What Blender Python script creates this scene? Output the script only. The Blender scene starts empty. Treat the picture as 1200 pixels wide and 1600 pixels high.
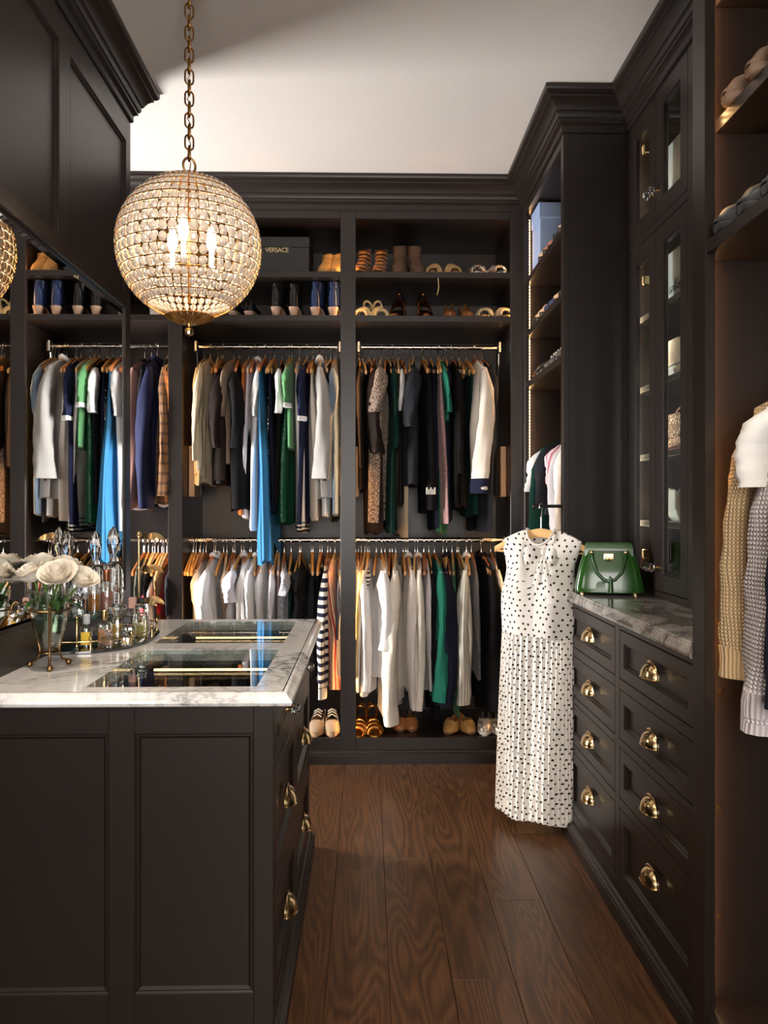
import bpy, math, random
from mathutils import Vector, Matrix
R = math.radians
PI = math.pi
rnd = random.Random(7)
scene = bpy.context.scene
COL = scene.collection

# ------------------------------------------------------------------ camera, world, light, exposure
FPX, CAMZ, YAW = 1250.0, 1.30, 0.020
cam_d = bpy.data.cameras.new('camera')
cam_d.sensor_fit = 'VERTICAL'; cam_d.sensor_height = 36.0
cam_d.lens = FPX / 1600 * 36.0
cam_d.shift_y = -9 / 1600
cam_d.clip_start = 0.05
cam = bpy.data.objects.new('camera', cam_d); COL.objects.link(cam)
cam.location = (0, 0, CAMZ); cam.rotation_euler = (R(90), 0, -YAW)
scene.camera = cam

world = bpy.data.worlds.new('world'); scene.world = world; world.use_nodes = True
_bg = world.node_tree.nodes['Background']
_bg.inputs[0].default_value = (0.80, 0.88, 1.0, 1); _bg.inputs[1].default_value = 0.6

def area(name, loc, rot, sx, sy, power, color):
    d = bpy.data.lights.new(name, 'AREA'); d.shape = 'RECTANGLE'; d.size = sx; d.size_y = sy
    d.energy = power; d.color = color
    o = bpy.data.objects.new(name, d); COL.objects.link(o)
    o.location = loc; o.rotation_euler = rot
    return o
# daylight entering through the two windows of the room
area('window_daylight_left', (-2.32, 3.62, 1.30), (0, R(-90), 0), 1.45, 0.74, 90, (1.0, 0.965, 0.935))
area('window_daylight_front', (0.25, -1.62, 1.65), (R(90), 0, 0), 1.9, 1.7, 88, (1.0, 0.94, 0.88))

vs = scene.view_settings
vs.view_transform = 'Standard'; vs.look = 'None'; vs.gamma = 1.0; vs.use_curve_mapping = False
vs.exposure = 0.5
cy = scene.cycles
cy.use_denoising = True
cy.max_bounces = 8; cy.diffuse_bounces = 4; cy.glossy_bounces = 4; cy.transmission_bounces = 6; cy.transparent_max_bounces = 14
cy.caustics_reflective = False; cy.caustics_refractive = False
cy.sample_clamp_indirect = 6.0

# ------------------------------------------------------------------ helpers
def at(px, py, Y):
    """world point seen at a photograph pixel on the plane y = Y"""
    xc = (px - 600) / FPX; yc = (791 - py) / FPX
    t = Y / (math.cos(YAW) - xc * math.sin(YAW))
    return Vector((t * (math.sin(YAW) + xc * math.cos(YAW)), Y, CAMZ + t * yc))
def at_x(px, py, X):
    xc = (px - 600) / FPX; yc = (791 - py) / FPX
    t = X / (math.sin(YAW) + xc * math.cos(YAW))
    return Vector((X, t * (math.cos(YAW) - xc * math.sin(YAW)), CAMZ + t * yc))
def at_z(px, py, Z):
    xc = (px - 600) / FPX; yc = (791 - py) / FPX
    t = (Z - CAMZ) / yc
    return Vector((t * (math.sin(YAW) + xc * math.cos(YAW)), t * (math.cos(YAW) - xc * math.sin(YAW)), Z))

def lin(c):
    return tuple(((v / 255) / 12.92 if v / 255 <= 0.04045 else ((v / 255 + 0.055) / 1.055) ** 2.4) for v in c)

class MB:
    def __init__(s): s.v = []; s.f = []; s.uv = []
    def add(s, vs_, fs, uv=None):
        o = len(s.v)
        s.v += [tuple(p) for p in vs_]; s.f += [tuple(i + o for i in f) for f in fs]
        s.uv += uv if uv else [(0.0, 0.0)] * len(vs_)
        return s
    def box(s, x0, x1, y0, y1, z0, z1, c=0.0):
        if x1 < x0: x0, x1 = x1, x0
        if y1 < y0: y0, y1 = y1, y0
        if z1 < z0: z0, z1 = z1, z0
        c = min(c, (x1 - x0) * .45, (y1 - y0) * .45, (z1 - z0) * .45)
        if c <= 0:
            v = [(x, y, z) for z in (z0, z1) for y in (y0, y1) for x in (x0, x1)]
            return s.add(v, [(0, 2, 3, 1), (4, 5, 7, 6), (0, 1, 5, 4), (2, 6, 7, 3), (0, 4, 6, 2), (1, 3, 7, 5)])
        v = []; idx = {}
        for i, (X, sx) in enumerate(((x0, 1), (x1, -1))):
            for j, (Y, sy) in enumerate(((y0, 1), (y1, -1))):
                for k, (Z, sz) in enumerate(((z0, 1), (z1, -1))):
                    idx[(i, j, k, 0)] = len(v); v.append((X, Y + sy * c, Z + sz * c))
                    idx[(i, j, k, 1)] = len(v); v.append((X + sx * c, Y, Z + sz * c))
                    idx[(i, j, k, 2)] = len(v); v.append((X + sx * c, Y + sy * c, Z))
        g = lambda i, j, k, a: idx[(i, j, k, a)]
        f = [(g(0,0,0,0), g(0,0,1,0), g(0,1,1,0), g(0,1,0,0)), (g(1,0,0,0), g(1,1,0,0), g(1,1,1,0), g(1,0,1,0)),
             (g(0,0,0,1), g(1,0,0,1), g(1,0,1,1), g(0,0,1,1)), (g(0,1,0,1), g(0,1,1,1), g(1,1,1,1), g(1,1,0,1)),
             (g(0,0,0,2), g(0,1,0,2), g(1,1,0,2), g(1,0,0,2)), (g(0,0,1,2), g(1,0,1,2), g(1,1,1,2), g(0,1,1,2))]
        for j in (0, 1):
            for k in (0, 1): f.append((g(0,j,k,1), g(1,j,k,1), g(1,j,k,2), g(0,j,k,2)))
        for i in (0, 1):
            for k in (0, 1): f.append((g(i,0,k,0), g(i,1,k,0), g(i,1,k,2), g(i,0,k,2)))
        for i in (0, 1):
            for j in (0, 1): f.append((g(i,j,0,0), g(i,j,1,0), g(i,j,1,1), g(i,j,0,1)))
        for i in (0, 1):
            for j in (0, 1):
                for k in (0, 1): f.append((g(i,j,k,0), g(i,j,k,1), g(i,j,k,2)))
        return s.add(v, f)
    def loft(s, rings, closed=True, cap0=True, cap1=True, uvs=None):
        n = len(rings[0]); v = []; f = []; uv = []
        for i, r in enumerate(rings):
            v += [tuple(p) for p in r]
            if uvs: uv += uvs[i]
        m = n if closed else n - 1
        for i in range(len(rings) - 1):
            for j in range(m):
                a = i * n + j; b = i * n + (j + 1) % n
                f.append((a, b, b + n, a + n))
        if cap0: f.append(tuple(range(n - 1, -1, -1)))
        if cap1: f.append(tuple((len(rings) - 1) * n + j for j in range(n)))
        return s.add(v, f, uv if uvs else None)
    def tube(s, path, r, n=8, closed=False, caps=True, flat=1.0):
        P = [Vector(p) for p in path]; N = len(P); rings = []
        rr = r if isinstance(r, (list, tuple)) else [r] * N
        prev = None
        for i in range(N):
            if closed: t = P[(i + 1) % N] - P[i - 1]
            else: t = P[min(i + 1, N - 1)] - P[max(i - 1, 0)]
            t.normalize()
            if prev is None:
                a = Vector((0, 0, 1)) if abs(t.z) < .9 else Vector((1, 0, 0))
                nrm = t.cross(a).normalized()
            else:
                nrm = prev - t * prev.dot(t)
                nrm = nrm.normalized() if nrm.length > 1e-6 else t.orthogonal().normalized()
            prev = nrm; bn = t.cross(nrm)
            rings.append([P[i] + nrm * (rr[i] * math.cos(2 * PI * k / n)) + bn * (rr[i] * flat * math.sin(2 * PI * k / n)) for k in range(n)])
        if closed:
            rings.append(rings[0]); return s.loft(rings, True, False, False)
        return s.loft(rings, True, caps, caps)
    def lathe(s, prof, n=20, c=(0, 0, 0), cap0=True, cap1=True):
        rings = [[(c[0] + r * math.cos(2 * PI * k / n), c[1] + r * math.sin(2 * PI * k / n), c[2] + z) for k in range(n)] for r, z in prof]
        return s.loft(rings, True, cap0, cap1)
    def ball(s, c, r, n=12, m=8, sz=1.0):
        return s.lathe([(max(r * math.sin(PI * i / m), 1e-4), -r * sz * math.cos(PI * i / m)) for i in range(m + 1)], n, c)
    def sweep(s, path, prof, side=1):
        """sweep a (outward, z) profile along a plan polyline with mitred corners"""
        P = [Vector((p[0], p[1])) for p in path]; nm = []
        for i in range(len(P) - 1):
            d = (P[i + 1] - P[i]).normalized(); nm.append(Vector((-d.y, d.x)) * side)
        rings = []
        for i, p in enumerate(P):
            if i == 0: o = nm[0]
            elif i == len(P) - 1: o = nm[-1]
            else: o = (nm[i - 1] + nm[i]) / (1 + nm[i - 1].dot(nm[i]))
            rings.append([(p.x + o.x * d, p.y + o.y * d, z) for d, z in prof])
        return s.loft(rings, closed=True, cap0=True, cap1=True)
    def xf(s, M):
        s.v = [tuple(M @ Vector(p)) for p in s.v]; return s
    def mesh(s, name, smooth=None):
        me = bpy.data.meshes.new(name); me.from_pydata(s.v, [], s.f)
        if any(u != (0.0, 0.0) for u in s.uv):
            l = me.uv_layers.new(name='UVMap'); li = [0] * len(me.loops)
            me.loops.foreach_get('vertex_index', li)
            l.data.foreach_set('uv', [c for i in li for c in s.uv[i]])
        if smooth:
            me.polygons.foreach_set('use_smooth', [True] * len(me.polygons))
            me.set_sharp_from_angle(angle=R(smooth))
        me.update()
        return me
    def build(s, name, mat, parent=None, smooth=None, world_space=True):
        if parent is not None and world_space:
            o = origin(parent); s.v = [(p[0] - o.x, p[1] - o.y, p[2] - o.z) for p in s.v]
        return link(name, s.mesh(name, smooth), mat, parent)

def origin(o):
    p = Vector((0, 0, 0))
    while o is not None: p = p + o.location; o = o.parent
    return p
def link(name, me, mat, parent=None):
    if mat is not None and not me.materials: me.materials.append(mat)
    o = bpy.data.objects.new(name, me); COL.objects.link(o)
    if parent is not None: o.parent = parent
    return o
def tag(o, label=None, cat=None, group=None, kind=None):
    if label: o['label'] = label
    if cat: o['category'] = cat
    if group: o['group'] = group
    if kind: o['kind'] = kind
    return o
def thing(name, label, cat, loc=(0, 0, 0), rz=0.0, group=None):
    o = bpy.data.objects.new(name, None); COL.objects.link(o)
    o.empty_display_size = 0.05; o.location = loc; o.rotation_euler = (0, 0, rz)
    return tag(o, label, cat, group)
def structure(name, label, cat, loc=(0, 0, 0)):
    return tag(thing(name, label, cat, loc), kind='structure')
def sg(x, p): return math.copysign(abs(x) ** p, x)
def sm(a, b, x):
    t = min(1, max(0, (x - a) / (b - a))); return t * t * (3 - 2 * t)

# ------------------------------------------------------------------ materials
class NT:
    def __init__(s, name):
        s.m = bpy.data.materials.new(name); s.m.use_nodes = True
        s.t = s.m.node_tree; s.p = s.t.nodes['Principled BSDF']; s.out = s.t.nodes['Material Output']
    def n(s, typ, ins=None, **props):
        nd = s.t.nodes.new(typ)
        for k, v in props.items(): setattr(nd, k, v)
        for k, v in (ins or {}).items(): s.set(nd, k, v)
        return nd
    def set(s, nd, k, v):
        if isinstance(v, bpy.types.NodeSocket): s.t.links.new(v, nd.inputs[k])
        else:
            if isinstance(v, tuple) and len(v) == 3 and nd.inputs[k].type == 'RGBA': v = v + (1,)
            nd.inputs[k].default_value = v
    def P(s, **kw):
        names = dict(color='Base Color', rough='Roughness', metal='Metallic', normal='Normal', trans='Transmission Weight',
                     ior='IOR', sheen='Sheen Weight', coat='Coat Weight', spec='Specular IOR Level', emit='Emission Color', estr='Emission Strength', aniso='Anisotropic', sub='Subsurface Weight')
        for k, v in kw.items(): s.set(s.p, names[k], v)
        return s
    def math(s, op, a, b=0.0, c=0.0):
        return s.n('ShaderNodeMath', {0: a, 1: b, 2: c}, operation=op).outputs[0]
    def mix(s, fac, a, b):
        nd = s.n('ShaderNodeMix', data_type='RGBA')
        for sock, v in ((nd.inputs[0], fac), (nd.inputs[6], a), (nd.inputs[7], b)):
            if isinstance(v, bpy.types.NodeSocket): s.t.links.new(v, sock)
            else: sock.default_value = v if not isinstance(v, tuple) or len(v) == 4 else v + (1,)
        return nd.outputs[2]
    def ramp(s, fac, stops):
        nd = s.n('ShaderNodeValToRGB', {0: fac}); e = nd.color_ramp.elements
        while len(e) < len(stops): e.new(0.5)
        for el, (p, c) in zip(e, stops):
            el.position = p; el.color = (c if isinstance(c, tuple) else (c, c, c)) + (1,)
        return nd.outputs[0]
    def tc(s, which='Object', scale=(1, 1, 1), rot=(0, 0, 0)):
        t = s.n('ShaderNodeTexCoord').outputs[which]
        return s.n('ShaderNodeMapping', {0: t, 'Scale': scale, 'Rotation': rot}).outputs[0]
    def noise(s, vec, scale, detail=3.0, rough=0.5, dist=0.0):
        return s.n('ShaderNodeTexNoise', {'Vector': vec, 'Scale': scale, 'Detail': detail, 'Roughness': rough, 'Distortion': dist}).outputs[0]
    def bump(s, h, strength=0.2, dist=0.002):
        return s.n('ShaderNodeBump', {'Height': h, 'Strength': strength, 'Distance': dist}).outputs[0]

_cache = {}
def memo(fn):
    def w(*a, **k):
        key = (fn.__name__, a, tuple(sorted(k.items())))
        if key not in _cache: _cache[key] = fn(*a, **k)
        return _cache[key]
    return w

@memo
def simple(name, rgb, rough=0.5, metal=0.0, coat=0.0, spec=0.5):
    t = NT(name); c = lin(rgb)
    nz = t.noise(t.tc(), 9.0)
    col = t.mix(nz, tuple(v * .86 for v in c), tuple(min(1, v * 1.12) for v in c))
    t.P(color=col, rough=rough, metal=metal, coat=coat, spec=spec)
    t.set(t.p, 'Normal', t.bump(t.noise(t.tc(), 180.0), 0.05, 0.001))
    return t.m
def wood_dark():
    t = NT('espresso_stained_wood')
    g = t.noise(t.tc('Object', (55, 55, 2.2)), 1.0, 5.0, 0.6, 0.6)
    b = t.noise(t.tc('Object', (2, 2, 1)), 1.3)
    c = t.mix(g, lin((27, 20, 17)), lin((42, 32, 27)))
    c = t.mix(t.math('MULTIPLY', b, 0.5), c, lin((26, 19, 16)))
    t.P(color=c, rough=0.36, spec=0.45, normal=t.bump(g, 0.12, 0.001)); return t.m
def wood_floor():
    t = NT('brown_oak_board')
    rid = t.n('ShaderNodeObjectInfo').outputs['Random']
    off = t.n('ShaderNodeCombineXYZ', {0: t.math('MULTIPLY', rid, 37.0), 1: t.math('MULTIPLY', rid, 91.0)}).outputs[0]
    v = t.n('ShaderNodeVectorMath', {0: t.tc('Object', (1, 1, 1)), 1: off}, operation='ADD').outputs[0]
    st = t.n('ShaderNodeMapping', {0: v, 'Scale': (9.0, 0.9, 1)}).outputs[0]
    wv = t.math('ADD', t.math('MULTIPLY', t.math('SINE', t.math('MULTIPLY', t.noise(st, 1.0, 1.0, 0.4, 0.3), 115.0)), 0.5), 0.5)
    fine = t.noise(t.n('ShaderNodeMapping', {0: v, 'Scale': (170, 6, 1)}).outputs[0], 1.0, 3.0)
    g = t.math('ADD', t.math('MULTIPLY', wv, 0.30), t.math('MULTIPLY', fine, 0.70))
    c = t.ramp(g, [(0.15, lin((44, 27, 15))), (0.5, lin((84, 53, 30))), (0.85, lin((108, 72, 42)))])
    c = t.mix(t.math('MULTIPLY', rid, 0.45), c, lin((54, 34, 22)))
    t.P(color=c, rough=0.38, spec=0.5, normal=t.bump(g, 0.18, 0.0015)); return t.m
def marble(name, base, vein, heavy):
    t = NT(name); v = t.tc('Object')
    w1 = t.noise(v, 2.4, 6.0, 0.6, 1.3)
    d = t.math('ABSOLUTE', t.math('SUBTRACT', w1, 0.5))
    a = t.ramp(d, [(0.0, 1.0), (0.018 + heavy * .02, 0.35), (0.07 + heavy * .1, 0.0)])
    w2 = t.noise(v, 7.5, 6.0, 0.65, 2.2)
    d2 = t.math('ABSOLUTE', t.math('SUBTRACT', w2, 0.5))
    a2 = t.ramp(d2, [(0.0, 0.65), (0.03, 0.12), (0.1, 0.0)])
    region = t.ramp(t.noise(v, 1.7, 3.0), [(0.42 - heavy * .25, 0.12 + heavy * .4), (0.62, 1.0)])
    m = t.math('MULTIPLY', t.math('ADD', a, t.math('MULTIPLY', a2, 0.6)), region)
    cloud = t.noise(v, 4.0, 4.0)
    b0 = t.mix(t.math('MULTIPLY', cloud, 0.25 + heavy * .5), lin(base), lin((222, 218, 216) if not heavy else (150, 141, 134)))
    t.P(color=t.mix(t.math('MINIMUM', m, 0.85), b0, lin(vein)), rough=0.12, spec=0.5, coat=0.2)
    return t.m
@memo
def metal(name, rgb, rough=0.22):
    t = NT(name); c = lin(rgb)
    t.P(color=t.mix(t.noise(t.tc(), 14.0), tuple(v * .8 for v in c), c), metal=1.0, rough=rough); return t.m
def mirror_mat():
    t = NT('silvered_mirror'); c = t.mix(t.noise(t.tc(), 3.0), (0.86, 0.86, 0.86), (0.89, 0.89, 0.88))
    t.P(color=c, metal=1.0, rough=0.012); return t.m
@memo
def pane_mat(name, tint=(245, 250, 248), refl=1.0):
    t = NT(name)
    tr = t.n('ShaderNodeBsdfTransparent', {0: lin(tint)})
    gl = t.n('ShaderNodeBsdfGlossy', {0: (1, 1, 1), 'Roughness': 0.01})
    fr = t.math('ADD', 0.04, t.math('MULTIPLY', 0.96, t.math('POWER', t.n('ShaderNodeLayerWeight', {0: 0.5}).outputs[1], 5.0)))
    mx = t.n('ShaderNodeMixShader', {0: t.math('MINIMUM', t.math('MULTIPLY', fr, refl), 1.0), 1: tr.outputs[0], 2: gl.outputs[0]})
    t.t.links.new(mx.outputs[0], t.out.inputs[0]); return t.m
@memo
def crystal(name, rgb=(240, 236, 230), clear=0.55, rough=0.08):
    t = NT(name)
    tr = t.n('ShaderNodeBsdfTransparent', {0: lin(rgb)})
    lw = t.n('ShaderNodeLayerWeight', {0: 0.35}).outputs[1]
    fac = t.math('ADD', 1 - clear, t.math('MULTIPLY', lw, 0.6)); fac = t.math('MINIMUM', fac, 1.0)
    t.P(color=lin(rgb), rough=rough, spec=0.9, coat=0.5)
    mx = t.n('ShaderNodeMixShader', {0: fac, 1: tr.outputs[0], 2: t.p.outputs[0]})
    t.t.links.new(mx.outputs[0], t.out.inputs[0]); return t.m
@memo
def glow(name, rgb, strength):
    t = NT(name); t.P(color=(1, 1, 1), emit=lin(rgb), estr=strength); return t.m

@memo
def fab(rgb, pat='plain', rgb2=None, per=0.03, duty=0.5, rough=0.85, rgb3=None, co='UV'):
    """procedural cloth; UV is in metres (around, down)"""
    t = NT('cloth_%s_%02x%02x%02x' % ((pat,) + tuple(rgb))); c = lin(rgb)
    c2 = lin(rgb2) if rgb2 else tuple(v * .6 for v in c)
    c3 = lin(rgb3) if rgb3 else c2
    uv = t.n('ShaderNodeTexCoord').outputs[co]
    sx = t.n('ShaderNodeSeparateXYZ', {0: uv}); U, V = sx.outputs[0], sx.outputs[1]
    weave = t.noise(uv, 900.0, 2.0)
    cl = t.noise(uv, 12.0, 3.0)
    col = t.mix(cl, tuple(v * .88 for v in c), tuple(min(1, v * 1.08) for v in c))
    h = weave; bs = 0.12; bd = 0.001
    def band(x, p, d):
        return t.math('LESS_THAN', t.math('FRACT', t.math('DIVIDE', x, p)), d)
    if pat == 'stripe_h': col = t.mix(band(V, per, duty), col, c2)
    elif pat == 'stripe_v': col = t.mix(band(U, per, duty), col, c2)
    elif pat == 'stripe_3':
        col = t.mix(band(U, per, duty), col, c2); col = t.mix(band(t.math('ADD', U, per * .37), per * .5, 0.3), col, c3)
    elif pat == 'plaid':
        a = t.math('MULTIPLY', band(U, per, 0.3), 0.5); b = t.math('MULTIPLY', band(V, per, 0.3), 0.5)
        e = t.math('MULTIPLY', band(V, per * .16, 0.5), 0.25)
        col = t.mix(t.math('ADD', t.math('ADD', a, b), e), col, c2)
    elif pat == 'tweed':
        a = t.noise(t.n('ShaderNodeMapping', {0: uv, 'Scale': (260, 60, 1)}).outputs[0], 1.0, 2.0)
        b = t.noise(t.n('ShaderNodeMapping', {0: uv, 'Scale': (60, 260, 1)}).outputs[0], 1.0, 2.0)
        k = t.math('ADD', t.math('MULTIPLY', a, 0.5), t.math('MULTIPLY', b, 0.5))
        col = t.ramp(k, [(0.40, c3), (0.5, c), (0.60, c2)]); h = k; bs = .5
    elif pat == 'knit':
        st = t.math('SINE', t.math('MULTIPLY', U, 2 * PI / per)); rw = t.math('SINE', t.math('ADD', t.math('MULTIPLY', V, 2 * PI / (per * .55)), t.math('MULTIPLY', t.math('ABSOLUTE', st), 2.4)))
        h = t.math('ADD', t.math('MULTIPLY', t.math('ABSOLUTE', st), 1.0), t.math('MULTIPLY', rw, 0.4)); bs = 0.9; bd = 0.004
        col = t.mix(t.math('MULTIPLY', t.math('LESS_THAN', h, 0.15), 0.7), col, c2)
    elif pat == 'rib':
        st = t.math('ABSOLUTE', t.math('SINE', t.math('MULTIPLY', U, PI / per))); h = st; bs = 0.8; bd = 0.004
        col = t.mix(t.math('MULTIPLY', t.math('LESS_THAN', st, 0.25), 0.6), col, c2)
    elif pat == 'sequin':
        vo = t.n('ShaderNodeTexVoronoi', {'Vector': uv, 'Scale': 1 / per})
        s_ = t.n('ShaderNodeSeparateColor', {0: vo.outputs['Color']})
        col = t.mix(t.math('GREATER_THAN', s_.outputs[0], duty), col, c2)
        t.P(metal=0.5); rough = 0.25
        h = vo.outputs['Distance']; bs = 0.6
    elif pat == 'denim':
        col = t.mix(t.noise(t.n('ShaderNodeMapping', {0: uv, 'Scale': (300, 40, 1)}).outputs[0], 1.0, 3.0), col, c2)
    elif pat == 'croc':
        vo = t.n('ShaderNodeTexVoronoi', {'Vector': uv, 'Scale': 1 / per}); h = vo.outputs['Distance']; bs = 0.7; bd = .003
    elif pat == 'dots':
        ix = t.math('DIVIDE', U, per); iy = t.math('DIVIDE', V, per * .8)
        row = t.math('FLOOR', iy); odd = t.math('MODULO', t.math('ABSOLUTE', row), 2.0)
        ix2 = t.math('ADD', ix, t.math('MULTIPLY', odd, 0.5))
        cell = t.n('ShaderNodeCombineXYZ', {0: t.math('FLOOR', ix2), 1: row}).outputs[0]
        wn = t.n('ShaderNodeTexWhiteNoise', {'Vector': cell}, noise_dimensions='2D')
        j = t.n('ShaderNodeSeparateColor', {0: wn.outputs['Color']})
        fx = t.math('SUBTRACT', t.math('ADD', t.math('FRACT', ix2), t.math('MULTIPLY', t.math('SUBTRACT', j.outputs[0], 0.5), 0.4)), 0.5)
        fy = t.math('MULTIPLY', t.math('SUBTRACT', t.math('ADD', t.math('FRACT', iy), t.math('MULTIPLY', t.math('SUBTRACT', j.outputs[1], 0.5), 0.4)), 0.5), 0.8)
        d = t.math('SQRT', t.math('ADD', t.math('MULTIPLY', fx, fx), t.math('MULTIPLY', fy, fy)))
        col = t.mix(t.math('LESS_THAN', d, duty), col, c2)
    elif pat == 'tiger':
        w = t.n('ShaderNodeTexWave', {'Vector': t.n('ShaderNodeTexCoord').outputs['Object'], 'Scale': 1 / per, 'Distortion': 4.0}, bands_direction='Z').outputs[1]
        col = t.mix(t.math('GREATER_THAN', w, 0.55), col, c2)
    elif pat == 'dip':      # two dyed zones along the length
        col = t.mix(t.n('ShaderNodeMapRange', {0: V, 1: -per, 2: -per - 0.12, 3: 0.0, 4: 1.0}).outputs[0], col, c2)
    t.P(color=col, rough=rough, normal=t.bump(h, bs, bd))
    if rough > 0.6: t.P(sheen=0.12 if max(c) > 0.15 else 0.0, spec=0.2)
    return t.m

WOOD = wood_dark()
FLOORW = wood_floor()
WHITE = NT('ceiling_white_paint'); WHITE.P(color=WHITE.mix(WHITE.noise(WHITE.tc(), 60.0), lin((222, 216, 211)), lin((228, 222, 217))), rough=0.9, spec=0.2); WHITE = WHITE.m
MARBLE = marble('white_veined_marble', (246, 243, 241), (104, 106, 104), 0.0)
MARBLE2 = marble('grey_brown_veined_marble', (214, 206, 200), (72, 66, 60), 1.0)
BRASS = metal('polished_brass', (222, 190, 138), 0.18)
AGED = metal('aged_brass', (188, 142, 82), 0.3)
CHROME = metal('brushed_nickel', (200, 190, 178), 0.24)
STEEL = metal('bright_steel_wire', (215, 212, 208), 0.18)
BLACKM = simple('black_enamel', (16, 15, 15), 0.35)
MIRROR = mirror_mat()
PANE = pane_mat('clear_pane')
GLASS = pane_mat('clear_vessel_glass', (240, 245, 243), 2.6)
_l = NT('cut_crystal'); _l.P(color=_l.mix(_l.noise(_l.tc(), 20.0), (0.97, 0.97, 0.97), (1, 1, 1)), trans=1.0, rough=0.02, ior=1.5); CUT = _l.m
BEAD = crystal('chandelier_bead', (250, 240, 226), 0.33, 0.05)
_l = NT('warm_led'); _z = _l.n('ShaderNodeSeparateXYZ', {0: _l.n('ShaderNodeTexCoord').outputs['Object']}).outputs[2]
_l.P(color=lin((255, 220, 170)), emit=lin((255, 196, 132)), estr=_l.math('ADD', 3.0, _l.math('MULTIPLY', _l.math('LESS_THAN', _l.math('FRACT', _l.math('DIVIDE', _z, 0.016)), 0.35), 52.0))); LED = _l.m
HWOOD = simple('honey_wood_hanger', (222, 160, 88), 0.4)
HWOOD2 = simple('chestnut_wood_hanger', (186, 112, 58), 0.4)
HWOOD3 = simple('pale_wood_hanger', (232, 186, 124), 0.42)
VELVET = simple('black_velvet', (18, 15, 14), 0.95, spec=0.1)
# ------------------------------------------------------------------ the room
ZC = 2.95                      # ceiling
YB = 4.05                      # face of the back wardrobes
XL, XR, YF, YE = -2.35, 1.48, -1.65, 4.70
BACKY = 4.66
fl = structure('floor', 'dark brown oak plank floor', 'floor')
MB().box(XL, XR, YF, YE, -0.06, -0.012).build('subfloor', simple('subfloor', (30, 20, 14), 0.8), fl)
PWID = 0.172; plank_cache = {}
k = 0; x = XL
while x < XR - 0.01:
    w = min(PWID, XR - x); y = YF - rnd.uniform(0, 1.2)
    while y < YE:
        L = rnd.choice((0.9, 1.2, 1.5, 1.8)); y0 = max(y, YF); y1 = min(y + L, YE)
        if y1 - y0 > 0.05:
            key = (round(w, 3), round(y1 - y0, 3))
            if key not in plank_cache:
                plank_cache[key] = MB().box(0.0006, w - 0.0006, 0.0006, y1 - y0 - 0.0006, -0.012, 0, 0.0008).mesh('plank')
            o = link('plank', plank_cache[key], FLOORW, fl); o.location = (x, y0, 0)
        y += L
    x += PWID
tag(MB().box(XL, XR, YF, YE, ZC, ZC + 0.08).build('ceiling', WHITE), 'white painted flat ceiling', 'ceiling', kind='structure')
WALLP = simple('wall_warm_white', (214, 206, 198), 0.9, spec=0.2)
tag(MB().box(XL, XR, BACKY, YE, 0, ZC).build('wall_back', WALLP), 'back wall behind the wardrobes', 'wall', kind='structure')
tag(MB().box(XR - 0.03, XR + 0.05, YF, BACKY, 0, ZC).build('wall_right', WALLP), 'right wall behind the cabinets', 'wall', kind='structure')
def wall_with_window(name, label, win, axis, pos, lo, hi, a0, a1, z0, z1):
    def bx(m, p0, p1, q0, q1, c=0, t0=-0.04, t1=0.04):
        if axis == 'x': m.box(pos + t0, pos + t1, p0, p1, q0, q1, c)
        else: m.box(p0, p1, pos + t0, pos + t1, q0, q1, c)
    m = MB(); bx(m, lo, a0, 0, ZC); bx(m, a1, hi, 0, ZC); bx(m, a0, a1, 0, z0); bx(m, a0, a1, z1, ZC)
    tag(m.build(name, WALLP), label, 'wall', kind='structure')
    w = structure(win, 'white framed window in the ' + label, 'window')
    m = MB(); bx(m, a0, a0 + .05, z0, z1); bx(m, a1 - .05, a1, z0, z1); bx(m, a0, a1, z0, z0 + .05); bx(m, a0, a1, z1 - .05, z1)
    mid = (z0 + z1) / 2; bx(m, a0, a1, mid - .015, mid + .015, 0, -.02, .02)
    m.build('window_frame', simple('white_frame', (235, 232, 228), 0.4), w)
    for q0, q1 in ((z0 + .05, mid - .015), (mid + .015, z1 - .05)):
        m = MB(); bx(m, a0 + .05, a1 - .05, q0, q1, 0, -.003, .003); m.build('pane', PANE, w)
wall_with_window('wall_left', 'left wall at the end of the back aisle', 'window_1', 'x', XL - 0.04, YF, BACKY, 3.22, 4.02, 0.55, 2.2)
wall_with_window('wall_front', 'front wall behind the camera', 'window_2', 'y', YF - 0.04, XL, XR, -0.75, 1.2, 0.75, 2.6)

# ------------------------------------------------------------------ joinery helpers
def shaker(parent, name, o, U, V, N, w, h, fr=0.055, depth=0.012, th=0.02, slope=0.010, glass=None, label=None, mat=None):
    """framed front: o = lower corner, U/V in-plane, N outward; recessed centre, or a pane"""
    o, U, V, N = Vector(o), Vector(U), Vector(V), Vector(N); mat = mat or WOOD
    def rect(i, d): return [o + U * a + V * b + N * d for a, b in ((i, i), (w - i, i), (w - i, h - i), (i, h - i))]
    c = 0.0015
    rings = [rect(0, -th), rect(0, -c), rect(c, 0), rect(fr, 0), rect(fr + slope * .3, -depth * .45), rect(fr + slope * .55, -depth * .45), rect(fr + slope, -depth)]
    m = MB()
    if glass is None:
        m.loft(rings, True, True, True)
    else:
        rings = rings[:-1] + [rect(fr + slope * .55, -th)] + [rings[0]]
        m.loft(rings, True, False, False)
    ob = m.build(name, mat, parent)
    if label: ob['label'] = label
    if glass is not None:
        i = fr + slope * .4
        v = [o + U * a + V * b + N * d for d in (-th * .6, -th * .6 - .004) for a, b in ((i, i), (w - i, i), (w - i, h - i), (i, h - i))]
        MB().add(v, [(0, 1, 2, 3), (7, 6, 5, 4), (0, 4, 5, 1), (1, 5, 6, 2), (2, 6, 7, 3), (3, 7, 4, 0)]).build('glass_pane', glass, ob)
    return ob
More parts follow.
